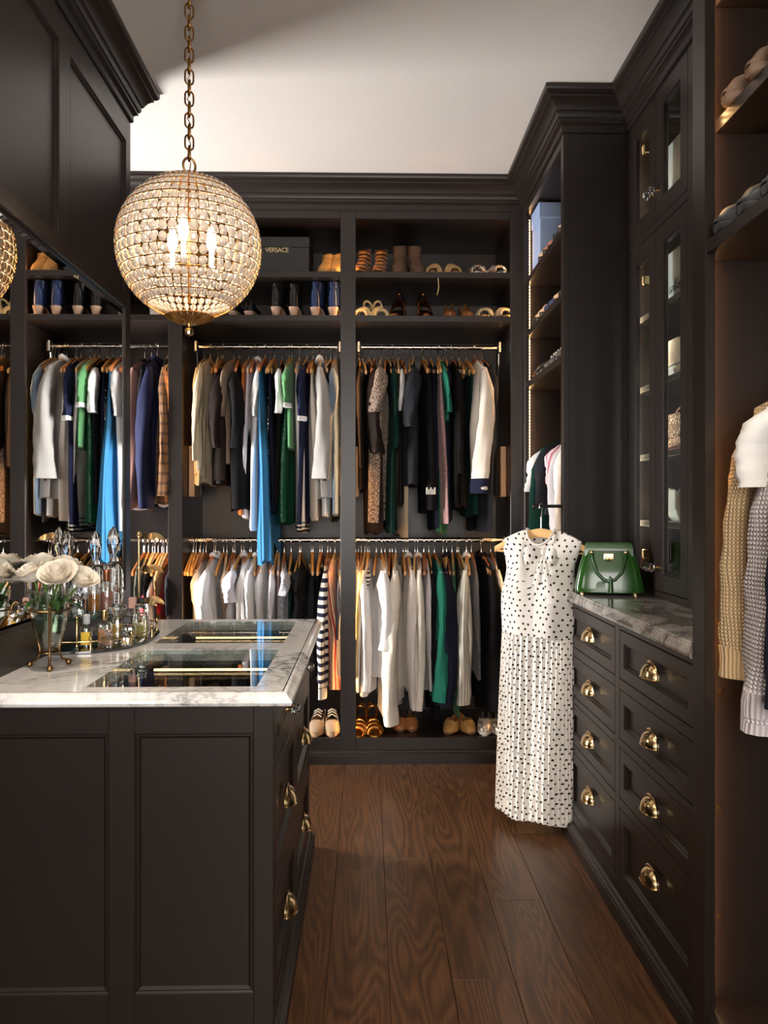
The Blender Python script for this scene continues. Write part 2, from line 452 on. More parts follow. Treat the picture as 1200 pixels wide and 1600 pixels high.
def basis(c, U, V, N):
    U, V, N, c = Vector(U), Vector(V), Vector(N), Vector(c)
    return Matrix(((U.x, N.x, V.x, c.x), (U.y, N.y, V.y, c.y), (U.z, N.z, V.z, c.z), (0, 0, 0, 1)))
def cup_pull(parent, c, U, V, N, a=0.050, b=0.041, d=0.030):
    """bin pull: local x along U, y outward, z up; open underneath"""
    m = MB(); rings = []; I, J = 16, 7
    for q in (0, 1):
        t = -0.0022 * q
        for j in range(J + 1):
            ps = PI / 2 * (j if q == 0 else J - j) / J; rr = []
            for i in range(I + 1):
                ph = PI * i / I; r = math.sin(ph) ** .8 if 0 < i < I else 0.001
                rr.append(((a + t) * math.cos(ph), max((d + t) * r * math.sin(ps), 0), (b + t) * r * math.cos(ps)))
            rings.append(rr)
    rings.append(rings[0]); m.loft(rings, False, False, False)
    m.tube([(a * 1.05 * math.cos(PI * i / 20), 0.002, b * 1.06 * math.sin(PI * i / 20) ** .8 if 0 < i < 20 else 0) for i in range(21)], 0.0032, 6)
    m.tube([(a * math.cos(PI * i / 20), d * math.sin(PI * i / 20) ** .8 if 0 < i < 20 else 0, 0) for i in range(21)], 0.0022, 6)
    return m.xf(basis(c, U, V, N)).build('cup_pull', BRASS, parent, smooth=50)
def crystal_knob(parent, c, N, r=0.0155):
    N = Vector(N); up = Vector((0, 0, 1)); U = up.cross(N).normalized()
    M = basis(c, U, up, N)
    st = MB(); st.tube([(0, 0, 0), (0, .004, 0), (0, .004, 0), (0, .016, 0)], [.011, .011, .006, .007], 12).xf(M)
    s = st.build('knob', BRASS, parent, smooth=40)
    m = MB(); n = 10; prof = [(.007, .014), (.0135, .018), (r, .026), (.0135, .034), (.008, .039)]
    m.loft([[(q * math.cos(2 * PI * (k + (j % 2) * .5) / n), y, q * math.sin(2 * PI * (k + (j % 2) * .5) / n)) for k in range(n)] for j, (q, y) in enumerate(prof)])
    m.xf(M).build('crystal', CUT, s); return s
CROWN = [(0.0, ZC - .155), (0.006, ZC - .155), (0.010, ZC - .148), (0.010, ZC - .128), (0.016, ZC - .122), (0.024, ZC - .118), (0.024, ZC - .108),
         (0.030, ZC - .104), (0.034, ZC - .094), (0.034, ZC - .084), (0.040, ZC - .080), (0.046, ZC - .068), (0.054, ZC - .056), (0.064, ZC - .046),
         (0.072, ZC - .042), (0.072, ZC - .034), (0.080, ZC - .030), (0.088, ZC - .022), (0.091, ZC - .014), (0.091, ZC - .001), (0.0, ZC - .001)]
BASEP = [(-.01, 0.0), (0.024, 0.0), (0.024, 0.044), (0.021, 0.047), (0.021, 0.053), (0.014, 0.058), (0.010, 0.064), (0.003, 0.068), (-.01, 0.068)]
XT, YT = 0.784, 3.19           # tall units on the right
XG = 1.04                      # glazed cupboards
YN = 1.914                     # far side of the near right unit
XP = -0.925; YP = 3.135        # panelled tower on the left
crown = MB().sweep([(XL, YB), (XT, YB), (XT, YT), (XG, YT), (XG, YN), (XT, YN), (XT, YF)], CROWN, -1).build('trim_1', WOOD, smooth=20)
tag(crown, 'dark stepped crown moulding over the back and right cabinets', 'crown moulding', kind='structure')
crown = MB().sweep([(XP, YF), (XP, YP), (XL, YP)], CROWN, -1).build('trim_2', WOOD, smooth=20)
tag(crown, 'dark stepped crown moulding over the panelled left tower', 'crown moulding', kind='structure')

# ------------------------------------------------------------------ wardrobes of the back wall
SH = (2.268, 2.49)             # tops of the two shoe shelves minus thickness added below
ROD_Y = YB + 0.27
ROD_UP, ROD_LO = 2.158, 1.118
def bar(m, x0, x1, y, z, r=0.0125): m.tube([(x0, y, z), (x1, y, z)], r, 12)
def led_v(parent, x, y, z0, z1, dx=0.004, dy=0.009):
    o = MB().box(x - dx, x + dx, y - dy, y + dy, z0, z1).build('led_strip', LED, parent); return o
def wardrobe(label, xa, xb, sa, sb, lift):
    """xa..xb the opening; sa, sb widths of the stile on either side owned by this unit"""
    t = thing('wardrobe', label, 'wardrobe', ((xa + xb) / 2, YB, 0))
    ia, ib = xa - 0.018, xb + 0.018
    m = MB().box(ia - .018, ib + .018, BACKY - .03, BACKY - .012, .097, ZC - .16); m.build('back_panel', WOOD, t)
    for s0, s1 in ((ia - .018, ia), (ib, ib + .018)): MB().box(s0, s1, YB + .022, BACKY - .03, .05, ZC - .16).build('side_panel', WOOD, t)
    if sa: MB().box(xa - sa, xa, YB, YB + .022, .05, ZC - .1, .0015).build('stile', WOOD, t)
    if sb: MB().box(xb, xb + sb, YB, YB + .022, .05, ZC - .1, .0015).build('stile', WOOD, t)
    MB().box(xa, xb, YB, YB + .022, 2.756, ZC - .1, .001).build('top_rail', WOOD, t)
    MB().box(xa, xb, YB + .001, YB + .022, .05, .127, .001).build('bottom_rail', WOOD, t)
    MB().box(ia, ib, YB + .022, BACKY - .03, .105, .125).build('floor_board', WOOD, t)
    MB().box(ia, ib, YB + .022, BACKY - .03, ZC - .19, ZC - .165).build('top_board', WOOD, t)
    for z in SH: MB().box(ia + .001, ib - .001, YB + .008, BACKY - .03, z - .030, z, .0012).build('shelf', WOOD, t)
    for z in (ROD_UP, ROD_LO):
        if z == ROD_LO or not lift:
            m = MB(); bar(m, ia, ib, ROD_Y, z); r = m.build('hanging_rod', CHROME, t, smooth=40)
            for xx, d in ((ia, 1), (ib, -1)): MB().tube([(xx, ROD_Y, z), (xx + d * .008, ROD_Y, z)], .024, 14).build('rod_flange', CHROME, r, smooth=40)
    if lift:
        m = MB(); bar(m, ia + .045, ib - .045, ROD_Y, ROD_UP); r = m.build('hanging_rod', CHROME, t, smooth=40)
        for xx, d in ((ia + .03, 1), (ib - .03, -1)):
            m = MB(); m.box(xx - .008, xx + .008, ROD_Y - .02, ROD_Y + .02, ROD_UP - .03, ROD_UP + .03, .003); m.build('lift_bracket', CHROME, r)
            m = MB(); m.tube([(xx, ROD_Y + .01, ROD_UP), (xx, ROD_Y + .12, 1.36)], .006, 8); m.build('lift_arm', CHROME, t, smooth=40)
            m = MB(); m.box(xx - .028, xx + .004 if d > 0 else xx + .028, ROD_Y - .06, ROD_Y + .09, 1.35, 1.62, .004) if d > 0 else m.box(xx - .004, xx + .028, ROD_Y - .06, ROD_Y + .09, 1.35, 1.62, .004)
            m.build('lift_housing', simple('taupe_plastic', (150, 124, 98), 0.5), t)
    for xx in (xa - .0105, xb + .0105): led_v(t, xx, YB + .0285, .14, 2.74, .0025, .004)
    return t
XD1, XD1b, XD2, XD2b, XE = -1.006, -0.935, -0.139, -0.062, 0.724
wardrobe('back wardrobe at the far left with tailored jackets, beside the panelled tower', -1.80, XD1, .07, 0, False)
wardrobe('middle back wardrobe with the black lettered box on its shelf', XD1b, XD2, XD1b - XD1, 0, True)
wardrobe('right back wardrobe holding dark dresses above pale sweatshirts', XD2b, XE, XD2b - XD2, XT - XE, True)
tag(MB().sweep([(XL, YB), (XT, YB)], BASEP, -1).build('baseboard_back', WOOD, smooth=20), 'dark moulded base under the back wardrobes', 'baseboard', kind='structure')

# ------------------------------------------------------------------ tall open corner unit on the right
def open_unit(label, y0, y1, fs, ns, shelves, rodx, z):
    """opening towards -x; y0 near side, y1 far side, fs/ns far and near stile widths"""
    t = thing('open_wardrobe', label, 'wardrobe', (XT, (y0 + y1) / 2, 0))
    xb = XR - .035
    MB().box(xb - .015, xb, y0, y1, .097, ZC - .16).build('back_panel', WOOD, t)
    MB().box(XT + .0215, xb, y0 + .0005, y0 + .02, 0, ZC - .1).build('side_panel', WOOD, t)
    MB().box(XT + .0215, xb, y1 - .02, y1 - .0005, 0, ZC - .1).build('side_panel', WOOD, t)
    MB().box(XT - .002, XT + .022, y1 - fs, y1, .05, ZC - .1, .0015).build('stile', WOOD, t)
    MB().box(XT - .002, XT + .022, y0, y0 + ns, .05, ZC - .1, .0015).build('stile', WOOD, t)
    MB().box(XT, XT + .022, y0 + ns, y1 - fs, 2.756, ZC - .1, .001).build('top_rail', WOOD, t)
    MB().box(XT, XT + .022, y0 + ns, y1 - fs, .05, .127, .001).build('bottom_rail', WOOD, t)
    MB().box(XT + .022, xb - .015, y0 + .02, y1 - .02, .105, .125).build('floor_board', WOOD, t)
    MB().box(XT + .022, xb - .015, y0 + .02, y1 - .02, ZC - .19, ZC - .165).build('top_board', WOOD, t)
    for z, inset in shelves: MB().box(XT + inset, xb - .015, y0 + .021, y1 - .021, z - .030, z, .0012).build('shelf', WOOD, t)
    m = MB(); m.tube([(rodx, y0 + .02, z), (rodx, y1 - .02, z)], .0125, 12); m.build('hanging_rod', CHROME, t, smooth=40)
    for yy in (y1 - fs + .034, y0 + ns - .008):
        led_v(t, XT + .0275, yy, .14, 2.74, .0025, .004)
    return t
tall = open_unit('tall open corner unit with shoe shelves behind the polka dot dress', YT, YB - .001, .07, .04,
                 [(2.44, .01), (2.175, .01), (1.916, .004)], 1.06, 1.72)
near = open_unit('open wardrobe with chunky knits and shoes nearest on the right', -0.9, YN, .072, .072,
                 [(2.52, .045), (2.22, .045), (1.916, .001)], 1.10, 1.66)
m = MB()
for zz in [2.0 + .032 * i for i in range(24)]:
    if abs(zz - 2.21) > .03: m.tube([(XT + .12, YN - .0205, zz), (XT + .12, YN - .0215, zz)], .0025, 6)
m.build('pin_holes', BLACKM, near)['kind'] = 'stuff'
for zz in (1.02, .86, .58, .32):
    MB().tube([(XT + .055, YN - .0195, zz), (XT + .055, YN - .023, zz)], .005, 10).build('screw', AGED, near, smooth=40)
tag(MB().sweep([(XT + .016, YB), (XT + .016, YF)], BASEP, -1).build('baseboard_right', WOOD, smooth=20), 'dark moulded base along the right cabinets', 'baseboard', kind='structure')
# valet rod that the dress hangs on
vr = thing('valet_rod', 'black pull-out valet rod the polka dot dress hangs from', 'valet rod', (XT, YT + .02, 1.3))
MB().tube([(XT + .02, YT + .02, 1.3), (.672, YT + .02, 1.3)], .0065, 12).build('rod', BLACKM, vr, smooth=40)
MB().tube([(.675, YT + .02, 1.3), (.675, YT + .02, 1.3), (.664, YT + .02, 1.3), (.660, YT + .02, 1.3)], [.004, .012, .012, .008], 14).build('end_cap', BLACKM, vr, smooth=40)

# ------------------------------------------------------------------ drawer chest under the right counter
XDR = 0.800
ch = thing('drawer_chest', 'built-in chest of eight dark drawers under the right marble counter', 'drawers', (XDR, (YN + YT) / 2, 0))
rows = [(.751, .910), (.560, .719), (.373, .535), (.105, .343)]
yc = (YN + YT) / 2
cols = [(yc + .022, YT - .03), (YN + .03, yc - .022)]
MB().box(XDR + .021, XR - .035, YN, YT, 0.02, .925).build('carcass', simple('dark_carcass', (14, 11, 10), 0.8), ch)
for y0, y1 in ((YN, YN + .03), (yc - .022, yc + .022), (YT - .03, YT)):
    MB().box(XDR, XDR + .021, y0, y1, .05, .927, .001).build('stile', WOOD, ch)
zr = [.927] + [v for a, b in rows for v in (b, a)] + [.05]
for y0, y1 in cols:
    for i in range(0, len(zr), 2): MB().box(XDR, XDR + .021, y0, y1, zr[i + 1], zr[i], .001).build('rail', WOOD, ch)
    for za, zb in rows:
        g = .0028
        d = shaker(ch, 'drawer', (XDR, y1 - g, za + g), (0, -1, 0), (0, 0, 1), (-1, 0, 0), y1 - y0 - 2 * g, zb - za - 2 * g, .038, .012)
        cup_pull(d, (XDR - .0, (y0 + y1) / 2, (za + zb) / 2 - .012 + (.03 if zb - za > .2 else 0)), (0, -1, 0), (0, 0, 1), (-1, 0, 0))
ct = thing('marble_counter', 'grey and white veined marble counter over the right drawers', 'counter', (.78, yc, .93))
EDGE = lambda z0, z1: [(-.03, z0), (0.012, z0), (0.020, z0 + .006), (0.022, z0 + .014), (0.016, z1 - .010), (0.013, z1 - .008), (0.011, z1 - .002), (0.008, z1), (-.03, z1)]
MB().box(.826, XR - .04, YN + .001, YT - .001, .928, .97).build('slab', MARBLE2, ct)
MB().sweep([(.797, YT - .001), (.797, YN + .001)], EDGE(.928, .97), -1).build('moulded_edge', MARBLE2, ct, smooth=30)

# ------------------------------------------------------------------ glazed cupboards above the right counter
gc = thing('glass_cabinet', 'glazed display cupboards standing on the right marble counter', 'cabinet', (XG, yc, .97))
xb = XR - .035
MB().box(xb - .015, xb, YN, YT, .97, ZC - .1).build('back_panel', WOOD, gc)
for y0, y1 in ((YN + .001, YN + .02), (YT - .02, YT - .001), (yc - .01, yc + .01)): MB().box(XG + .022, xb - .015, y0, y1, .971, ZC - .1).build('side_panel', WOOD, gc)
for y0, y1 in ((YN + .001, YN + .03), (yc - .03, yc + .03), (YT - .022, YT - .001)): MB().box(XG, XG + .021, y0, y1, .971, ZC - .1, .001).build('stile', WOOD, gc)
for z0, z1 in ((.971, .995), (2.300, 2.332), (2.790, ZC - .1)):
    for y0, y1 in ((YN + .03, yc - .03), (yc + .03, YT - .022)): MB().box(XG, XG + .021, y0, y1, z0, z1, .001).build('rail', WOOD, gc)
GSH = (1.245, 1.50, 1.765, 2.04, 2.34)
for z in GSH + (ZC - .17,):
    for y0, y1 in ((YN + .02, yc - .01), (yc + .01, YT - .02)): MB().box(XG + .03, xb - .015, y0 + .001, y1 - .001, z - .022, z, .001).build('shelf', WOOD, gc)
g = .0025
for ya, yb_ in ((yc + .03, YT - .022), (YN + .03, yc - .03)):
    half = (yb_ - ya) / 2
    for z0, z1 in ((.995, 2.300), (2.332, 2.790)):
        for i in (0, 1):
            y1 = yb_ - i * half - g; w = half - 2 * g
            d = shaker(gc, 'glass_door', (XG, y1, z0 + g), (0, -1, 0), (0, 0, 1), (-1, 0, 0), w, z1 - z0 - 2 * g, .060, .012, .021, .012, PANE)
            ky = y1 - w + .022 if i == 0 else y1 - .022
            kz = z0 + .085 if z0 < 2 else z0 + .10
            crystal_knob(d, (XG, ky, kz), (-1, 0, 0), .017)
            hy = y1 - .07 if i == 0 else y1 - w + .07
            for hz in (z0 + .12, z1 - .12) if z0 < 2 else (z1 - .1,):
                MB().box(XG + .03, XG + .065, hy - .012, hy + .012, hz - .018, hz + .018, .004).build('hinge', BRASS, d)
    
    for yy in (yb_ - .004, ya + .004): MB().box(XG + .022, XG + .030, yy - .010, yy + .010, 1.0, 2.75).build('led_strip', glow('cabinet_led', (255, 220, 180), 20.0), gc)

# ------------------------------------------------------------------ panelled tower with mirror on the left
tw = thing('panelled_tower', 'tall dark panelled cabinet on the left carrying the mirror', 'cabinet', (XP, 1.4, 0))
Y0T = 0.2
MB().box(-1.56, XP - .021, Y0T, YP - .0, 0, ZC - .1).build('carcass', WOOD, tw)
pz0, pz1 = 2.075, ZC - .1
stiles = [(YP - .055, YP), (2.418, 2.505), (1.72, 1.80), (1.02, 1.10), (Y0T, Y0T + .06)]
for y0, y1 in stiles: MB().box(XP - .021, XP, y0, y1, pz0, pz1, .001).build('stile', WOOD, tw)
for i in range(len(stiles) - 1):
    y1 = stiles[i][0]; y0 = stiles[i + 1][1]
    MB().box(XP - .021, XP, y0, y1, 2.70, pz1, .001).build('top_rail', WOOD, tw)
    MB().box(XP - .021, XP, y0, y1, pz0, 2.112, .001).build('bottom_rail', WOOD, tw)
    shaker(tw, 'wall_panel', (XP, y0, 2.112), (0, 1, 0), (0, 0, 1), (1, 0, 0), y1 - y0, 2.70 - 2.112, .0005, .013, .02, .014)
MB().box(XP - .021, XP, YP - .06, YP, 0, pz0, .001).build('corner_stile', WOOD, tw)
MB().box(XP - .021, XP, Y0T, YP - .06, 0, .985, .001).build('lower_panel', WOOD, tw)
MB().box(XP - .021, XP + .004, Y0T, YP - .06, pz0 - .018, pz0, .002).build('mirror_rail', WOOD, tw)
MB().box(XP - .021, XP + .003, Y0T, YP - .06, .972, .985, .002).build('mirror_sill', WOOD, tw)
mi = thing('wall_mirror', 'large mirror with slanted edges on the panelled tower behind the roses', 'mirror', (XP, 1.6, 1.0))
ya, yb_, za, zb = Y0T + .02, YP - .062, .987, 2.055; bv = .030
def mr(i, x): return [(x, ya + i, za + i), (x, yb_ - i, za + i), (x, yb_ - i, zb - i), (x, ya + i, zb - i)]
MB().add(mr(bv, XP - .004), [(0, 1, 2, 3)]).build('mirror_glass', MIRROR, mi)
MB().loft([mr(0, XP - .0085), mr(bv, XP - .004)], True, False, False).build('bevelled_edge', MIRROR, mi)
MB().box(XP - .020, XP - .010, ya, yb_, za, zb).build('backing_board', BLACKM, mi)

# ------------------------------------------------------------------ island
XI, YI0, YI1, ZI = -0.222, 1.882, 3.035, 0.870
isl = thing('island_cabinet', 'dark panelled island with brass cup pulls and crystal knobs', 'cabinet', (-.57, (YI0 + YI1) / 2, 0))
MB().box(XP + .002, XI - .021, YI0 + .021, YI1 - .021, 0.02, .70).build('carcass', simple('dark_carcass', (14, 11, 10), 0.8), isl)
# front face
fx = [(-.268, XI), (-.606, -.546), (XP + .002, -.885)]
for x0, x1 in fx: MB().box(x0, x1, YI0, YI0 + .021, .05, .835, .001).build('stile', WOOD, isl)
for x0, x1 in ((-.546, -.268), (-.885, -.606)):
    MB().box(x0, x1, YI0, YI0 + .021, .768, .835, .001).build('top_rail', WOOD, isl)
    MB().box(x0, x1, YI0, YI0 + .021, .05, .158, .001).build('bottom_rail', WOOD, isl)
    shaker(isl, 'front_panel', (x0, YI0, .158), (1, 0, 0), (0, 0, 1), (0, -1, 0), x1 - x0, .768 - .158, .0005, .010, .02, .013)
MB().box(XP + .002, XI, YI1 - .021, YI1, .02, .835, .001).build('back_board', WOOD, isl)
ym = (YI0 + YI1) / 2
ic = [(ym + .02, YI1 - .035), (YI0 + .035, ym - .02)]
for y0, y1 in ((YI0 + .021, YI0 + .035), (ym - .02, ym + .02), (YI1 - .035, YI1 - .021)): MB().box(XI - .021, XI, y0, y1, .05, .835, .001).build('stile', WOOD, isl)
ir = [(.695, .805), (.375, .655), (.105, .335)]; zr = [.835] + [v for a, b in ir for v in (b, a)] + [.05]
for y0, y1 in ic:
    for i in range(0, len(zr), 2): MB().box(XI - .021, XI, y0, y1, zr[i + 1], zr[i], .001).build('rail', WOOD, isl)
    for q, (za_, zb_) in enumerate(ir):
        d = shaker(isl, 'drawer', (XI, y0 + g, za_ + g), (0, 1, 0), (0, 0, 1), (1, 0, 0), y1 - y0 - 2 * g, zb_ - za_ - 2 * g, .035 if q == 0 else .045, .012)
        if q == 0: crystal_knob(d, (XI, (y0 + y1) / 2, .75), (1, 0, 0), .0165)
        else: cup_pull(d, (XI, (y0 + y1) / 2, .50 if q == 1 else .205), (0, 1, 0), (0, 0, 1), (1, 0, 0))
tag(MB().sweep([(XP, YI0 + .004), (XI - .004, YI0 + .004), (XI - .004, YI1 - .004), (XP, YI1 - .004)], BASEP, -1).build('baseboard_island', WOOD, smooth=20),
    'dark moulded base around the island', 'baseboard', kind='structure')
ic_ = thing('island_counter', 'white veined marble island top with two glass viewing windows', 'counter', (-.57, ym, .837))
gx0, gx1 = -.672, -.266; gy = [(1.915, 2.415), (2.525, 3.000)]
zt0, zt1 = .836, ZI; CX, CY0, CY1 = -.196, 1.862, 3.055
m = MB()
m.box(XP + .001, gx0, CY0, CY1, zt0, zt1); m.box(gx1, CX, CY0, CY1, zt0, zt1)
for y0, y1 in ((CY0, gy[0][0]), (gy[0][1], gy[1][0]), (gy[1][1], CY1)): m.box(gx0, gx1, y0, y1, zt0, zt1)
m.build('slab', MARBLE, ic_)
MB().sweep([(XP + .001, CY0 + .002), (CX - .002, CY0 + .002), (CX - .002, CY1 - .002), (XP + .001, CY1 - .002)], [(-.001, zt0), (.012, zt0), (.021, zt0 + .005), (.024, zt0 + .012), (.022, zt0 + .018), (.016, zt0 + .022), (.013, zt0 + .026), (.010, zt0 + .031), (.004, zt1), (-.001, zt1)], -1).build('moulded_edge', MARBLE, ic_, smooth=30)
for y0, y1 in gy:
    MB().box(gx0 + .0008, gx1 - .0008, y0 + .0008, y1 - .0008, ZI - .007, ZI - .0005, .001).build('glass_window', PANE, ic_)
    m = MB(); zz = .725
    m.box(gx0 - .012, gx1 + .012, y0 - .006, y1 + .012, zz - .01, zz)
    for a in ((gx0 - .014, gx0 - .002, y0 - .006, y1 + .012), (gx1 + .002, gx1 + .014, y0 - .006, y1 + .012), (gx0 - .002, gx1 + .002, y0 - .006, y0 - .001), (gx0 - .002, gx1 + .002, y1 + .002, y1 + .014)):
        m.box(*a, zz, zt0)
    tray = m.build('display_tray', VELVET, ic_)
    MB().box(gx0 + .03, gx1 - .03, y1 - .004, y1 + .002, .806, .812).build('led_strip', glow('display_led', (255, 205, 140), 5.0), tray)
    for xx in (gx0 + .135, gx0 + .27): MB().box(xx - .004, xx + .004, y0, y1, zz, zz + .045, .001).build('divider', VELVET, tray)
    MB().box(gx0, gx1, (y0 + y1) / 2 - .004, (y0 + y1) / 2 + .004, zz, zz + .045, .001).build('divider', BRASS, tray)

# ------------------------------------------------------------------ recessed ceiling lights over the near part of the room
for i, (x, y, pw) in enumerate(((.33, 2.05, 13), (-.50, 1.55, 56), (.22, 1.10, 34))):
    if not pw: continue
    t = thing('ceiling_downlight', ('recessed ceiling light over the aisle by the drawers', 'recessed ceiling light over the near end of the island', 'recessed ceiling light above the camera')[i], 'ceiling light', (x, y, ZC))
    MB().lathe([(.062, ZC - .0005), (.062, ZC - .006), (.048, ZC - .008), (.045, ZC - .003)], 24, (x, y, 0), False, False).build('trim_ring', simple('white_trim', (230, 228, 224), .5), t, smooth=40)
    MB().lathe([(.045, ZC - .002), (.02, ZC - .0025), (.001, ZC - .0025)], 24, (x, y, 0)).build('lens', glow('downlight_lens', (255, 226, 190), 6.0), t, smooth=40)
    d = bpy.data.lights.new('downlight_lamp', 'SPOT'); d.energy = pw; d.color = (1.0, .86, .70); d.spot_size = R(92); d.spot_blend = .6; d.shadow_soft_size = .045
    o = bpy.data.objects.new('downlight_lamp', d); COL.objects.link(o); o.parent = t; o.location = (0, 0, -.012)
# ------------------------------------------------------------------ hangers and garments
# local frame: x = thickness (along the rod), y = across the hanger (front is -y), z = 0 on the rod axis
HALF = 0.205
def hz(u): return -0.066 - 0.088 * (abs(u) / HALF) ** 1.25
def hanger_meshes():
    m = MB(); rings = []
    for i in range(-12, 13):
        u = HALF * i / 12; z = hz(u); hh = 0.013 + 0.004 * abs(i) / 12 - (0.006 if abs(i) == 12 else 0); t = 0.0065 if abs(i) < 11 else 0.0055
        z -= hh * .9
        rings.append([(t * sx, u, z + hh * sz) for sx, sz in ((-.6, -1), (.6, -1), (1, -.6), (1, .6), (.6, 1), (-.6, 1), (-1, .6), (-1, -.6))])
    arms = m.loft(rings).mesh('arms', 40)
    path = [(0, 0, -.07), (0, 0, -.040)]
    for i in range(15):
        a = R(-60 + 255 * i / 14); path.append((0, 0.019 * math.cos(a) - .002, 0.019 * math.sin(a) - .004))
    path[2] = (0, .006, -.030)
    hook = MB().tube(path, 0.0021, 6).mesh('hook', 60)
    cm = MB()
    return arms, hook
ARMS = {}
_a, HOOKM = hanger_meshes(); HOOKM.materials.append(STEEL)
for key, mt in (('honey', HWOOD), ('chestnut', HWOOD2), ('pale', HWOOD3), ('black', BLACKM)):
    c = _a.copy(); c.name = 'arms'; c.materials.append(mt); ARMS[key] = c
CLIPM = MB().box(-.010, .010, -.008, .008, -.018, .018, .003).mesh('clip'); CLIPM.materials.append(HWOOD3)
def hanger(loc, rz, label, tone='honey', group=None, clips=False):
    t = thing('clothes_hanger', label, 'hanger', loc, rz, group)
    link('arms', ARMS[tone], None, t); link('hook', HOOKM, None, t)
    if clips:
        for y in (-.125, .125):
            o = link('clip', CLIPM, None, t); o.location = (0, y, hz(.125) - .042)
    return t

def body(m, a, b, ztop, zh, fl, seed, n=15, nm=36, pleat=0, tmin=0.0, tmax=1.0, grow=0.0, fold=1.0, uneven=.012, waist=None, btm=1.0):
    r = random.Random(seed); p1, p2, p3, p4 = (r.uniform(0, 6.28) for _ in range(4)); k1 = r.uniform(16, 26); k2 = r.uniform(38, 60)
    rings = []; uvs = []
    ts = [tmin + (tmax - tmin) * i / (n - 1) for i in range(n)]
    if tmin == 0: ts = [0, .012, .04] + ts[1:]
    for t in ts:
        s = sm(0, .28, t); bt = .0085 + (b * (1 + (btm - 1) * sm(.6, .95, t)) - .0085) * s + grow
        w = 1 + (fl - 1) * t
        if waist: w *= 1 - waist * math.exp(-((t - .38) / .12) ** 2)
        au = a * w + grow; ring = []; uv = []; acc = 0; prev = None
        for j in range(nm):
            ph = 2 * PI * j / nm; cu, su = math.cos(ph), math.sin(ph)
            u = au * sg(cu, .72); v = bt * sg(su, .62)
            z0 = ztop(u); f = sm(.05, .6, t) * fold
            v += b * (.50 * math.sin(u * k1 + p1) + .26 * math.sin(u * k2 + p2 + 2 * t)) * f
            u += (.010 * math.sin(su * 4.2 + p3 + t * 3) * f + .012 * math.sin(5 * t + p4) * t)
            if pleat: u += .006 * math.sin(j * pleat) * f; v += b * .2 * math.cos(j * pleat) * f
            z = z0 + (zh + uneven * math.sin(u * 22 + p2) - z0) * t
            P = Vector((v, u, z))
            if prev is not None: acc += (P - prev).length
            prev = P; ring.append(P); uv.append((acc, z))
        rings.append(ring); uvs.append(uv)
    m.loft(rings, True, tmin == 0, True, uvs)
def sleeve(m, a, b, zs, ze, seed, side=-1, n=13, nm=16, taper=.35, sw=1.0, grow=0, smin=0.0, smax=1.0, out=.035, du=.055):
    r = random.Random(seed + 5); p = r.uniform(0, 6.28); sway = r.uniform(-.35, .35) * b; rings = []; uvs = []
    for i in range(n):
        s = smin + (smax - smin) * i / (n - 1)
        cz = zs + (ze - zs) * s; k = (.35 + .65 * sm(0, .14, s)) * (1 - taper * s)
        cu = side * (a - .028 + out * math.sin(min(s * 2.2, 1) * PI / 2)); cx = sway * s + b * .32 * math.sin(4.2 * s + p)
        ring = []; uv = []
        for j in range(nm):
            ph = 2 * PI * j / nm; w = 1 + .16 * math.sin(3 * ph + p + s * 5) * sm(0, .4, s) + .06 * math.sin(s * 30 + p + 2 * math.cos(ph))
            ring.append((cx + (b * sw * k * w + grow) * sg(math.cos(ph), .9), cu + (du * k * w + grow) * math.sin(ph), cz + (.012 * (1 - k) if s < .1 else 0)))
            uv.append((ph * (b + du) * .55, cz))
        rings.append(ring); uvs.append(uv)
    m.loft(rings, True, True, True, uvs)

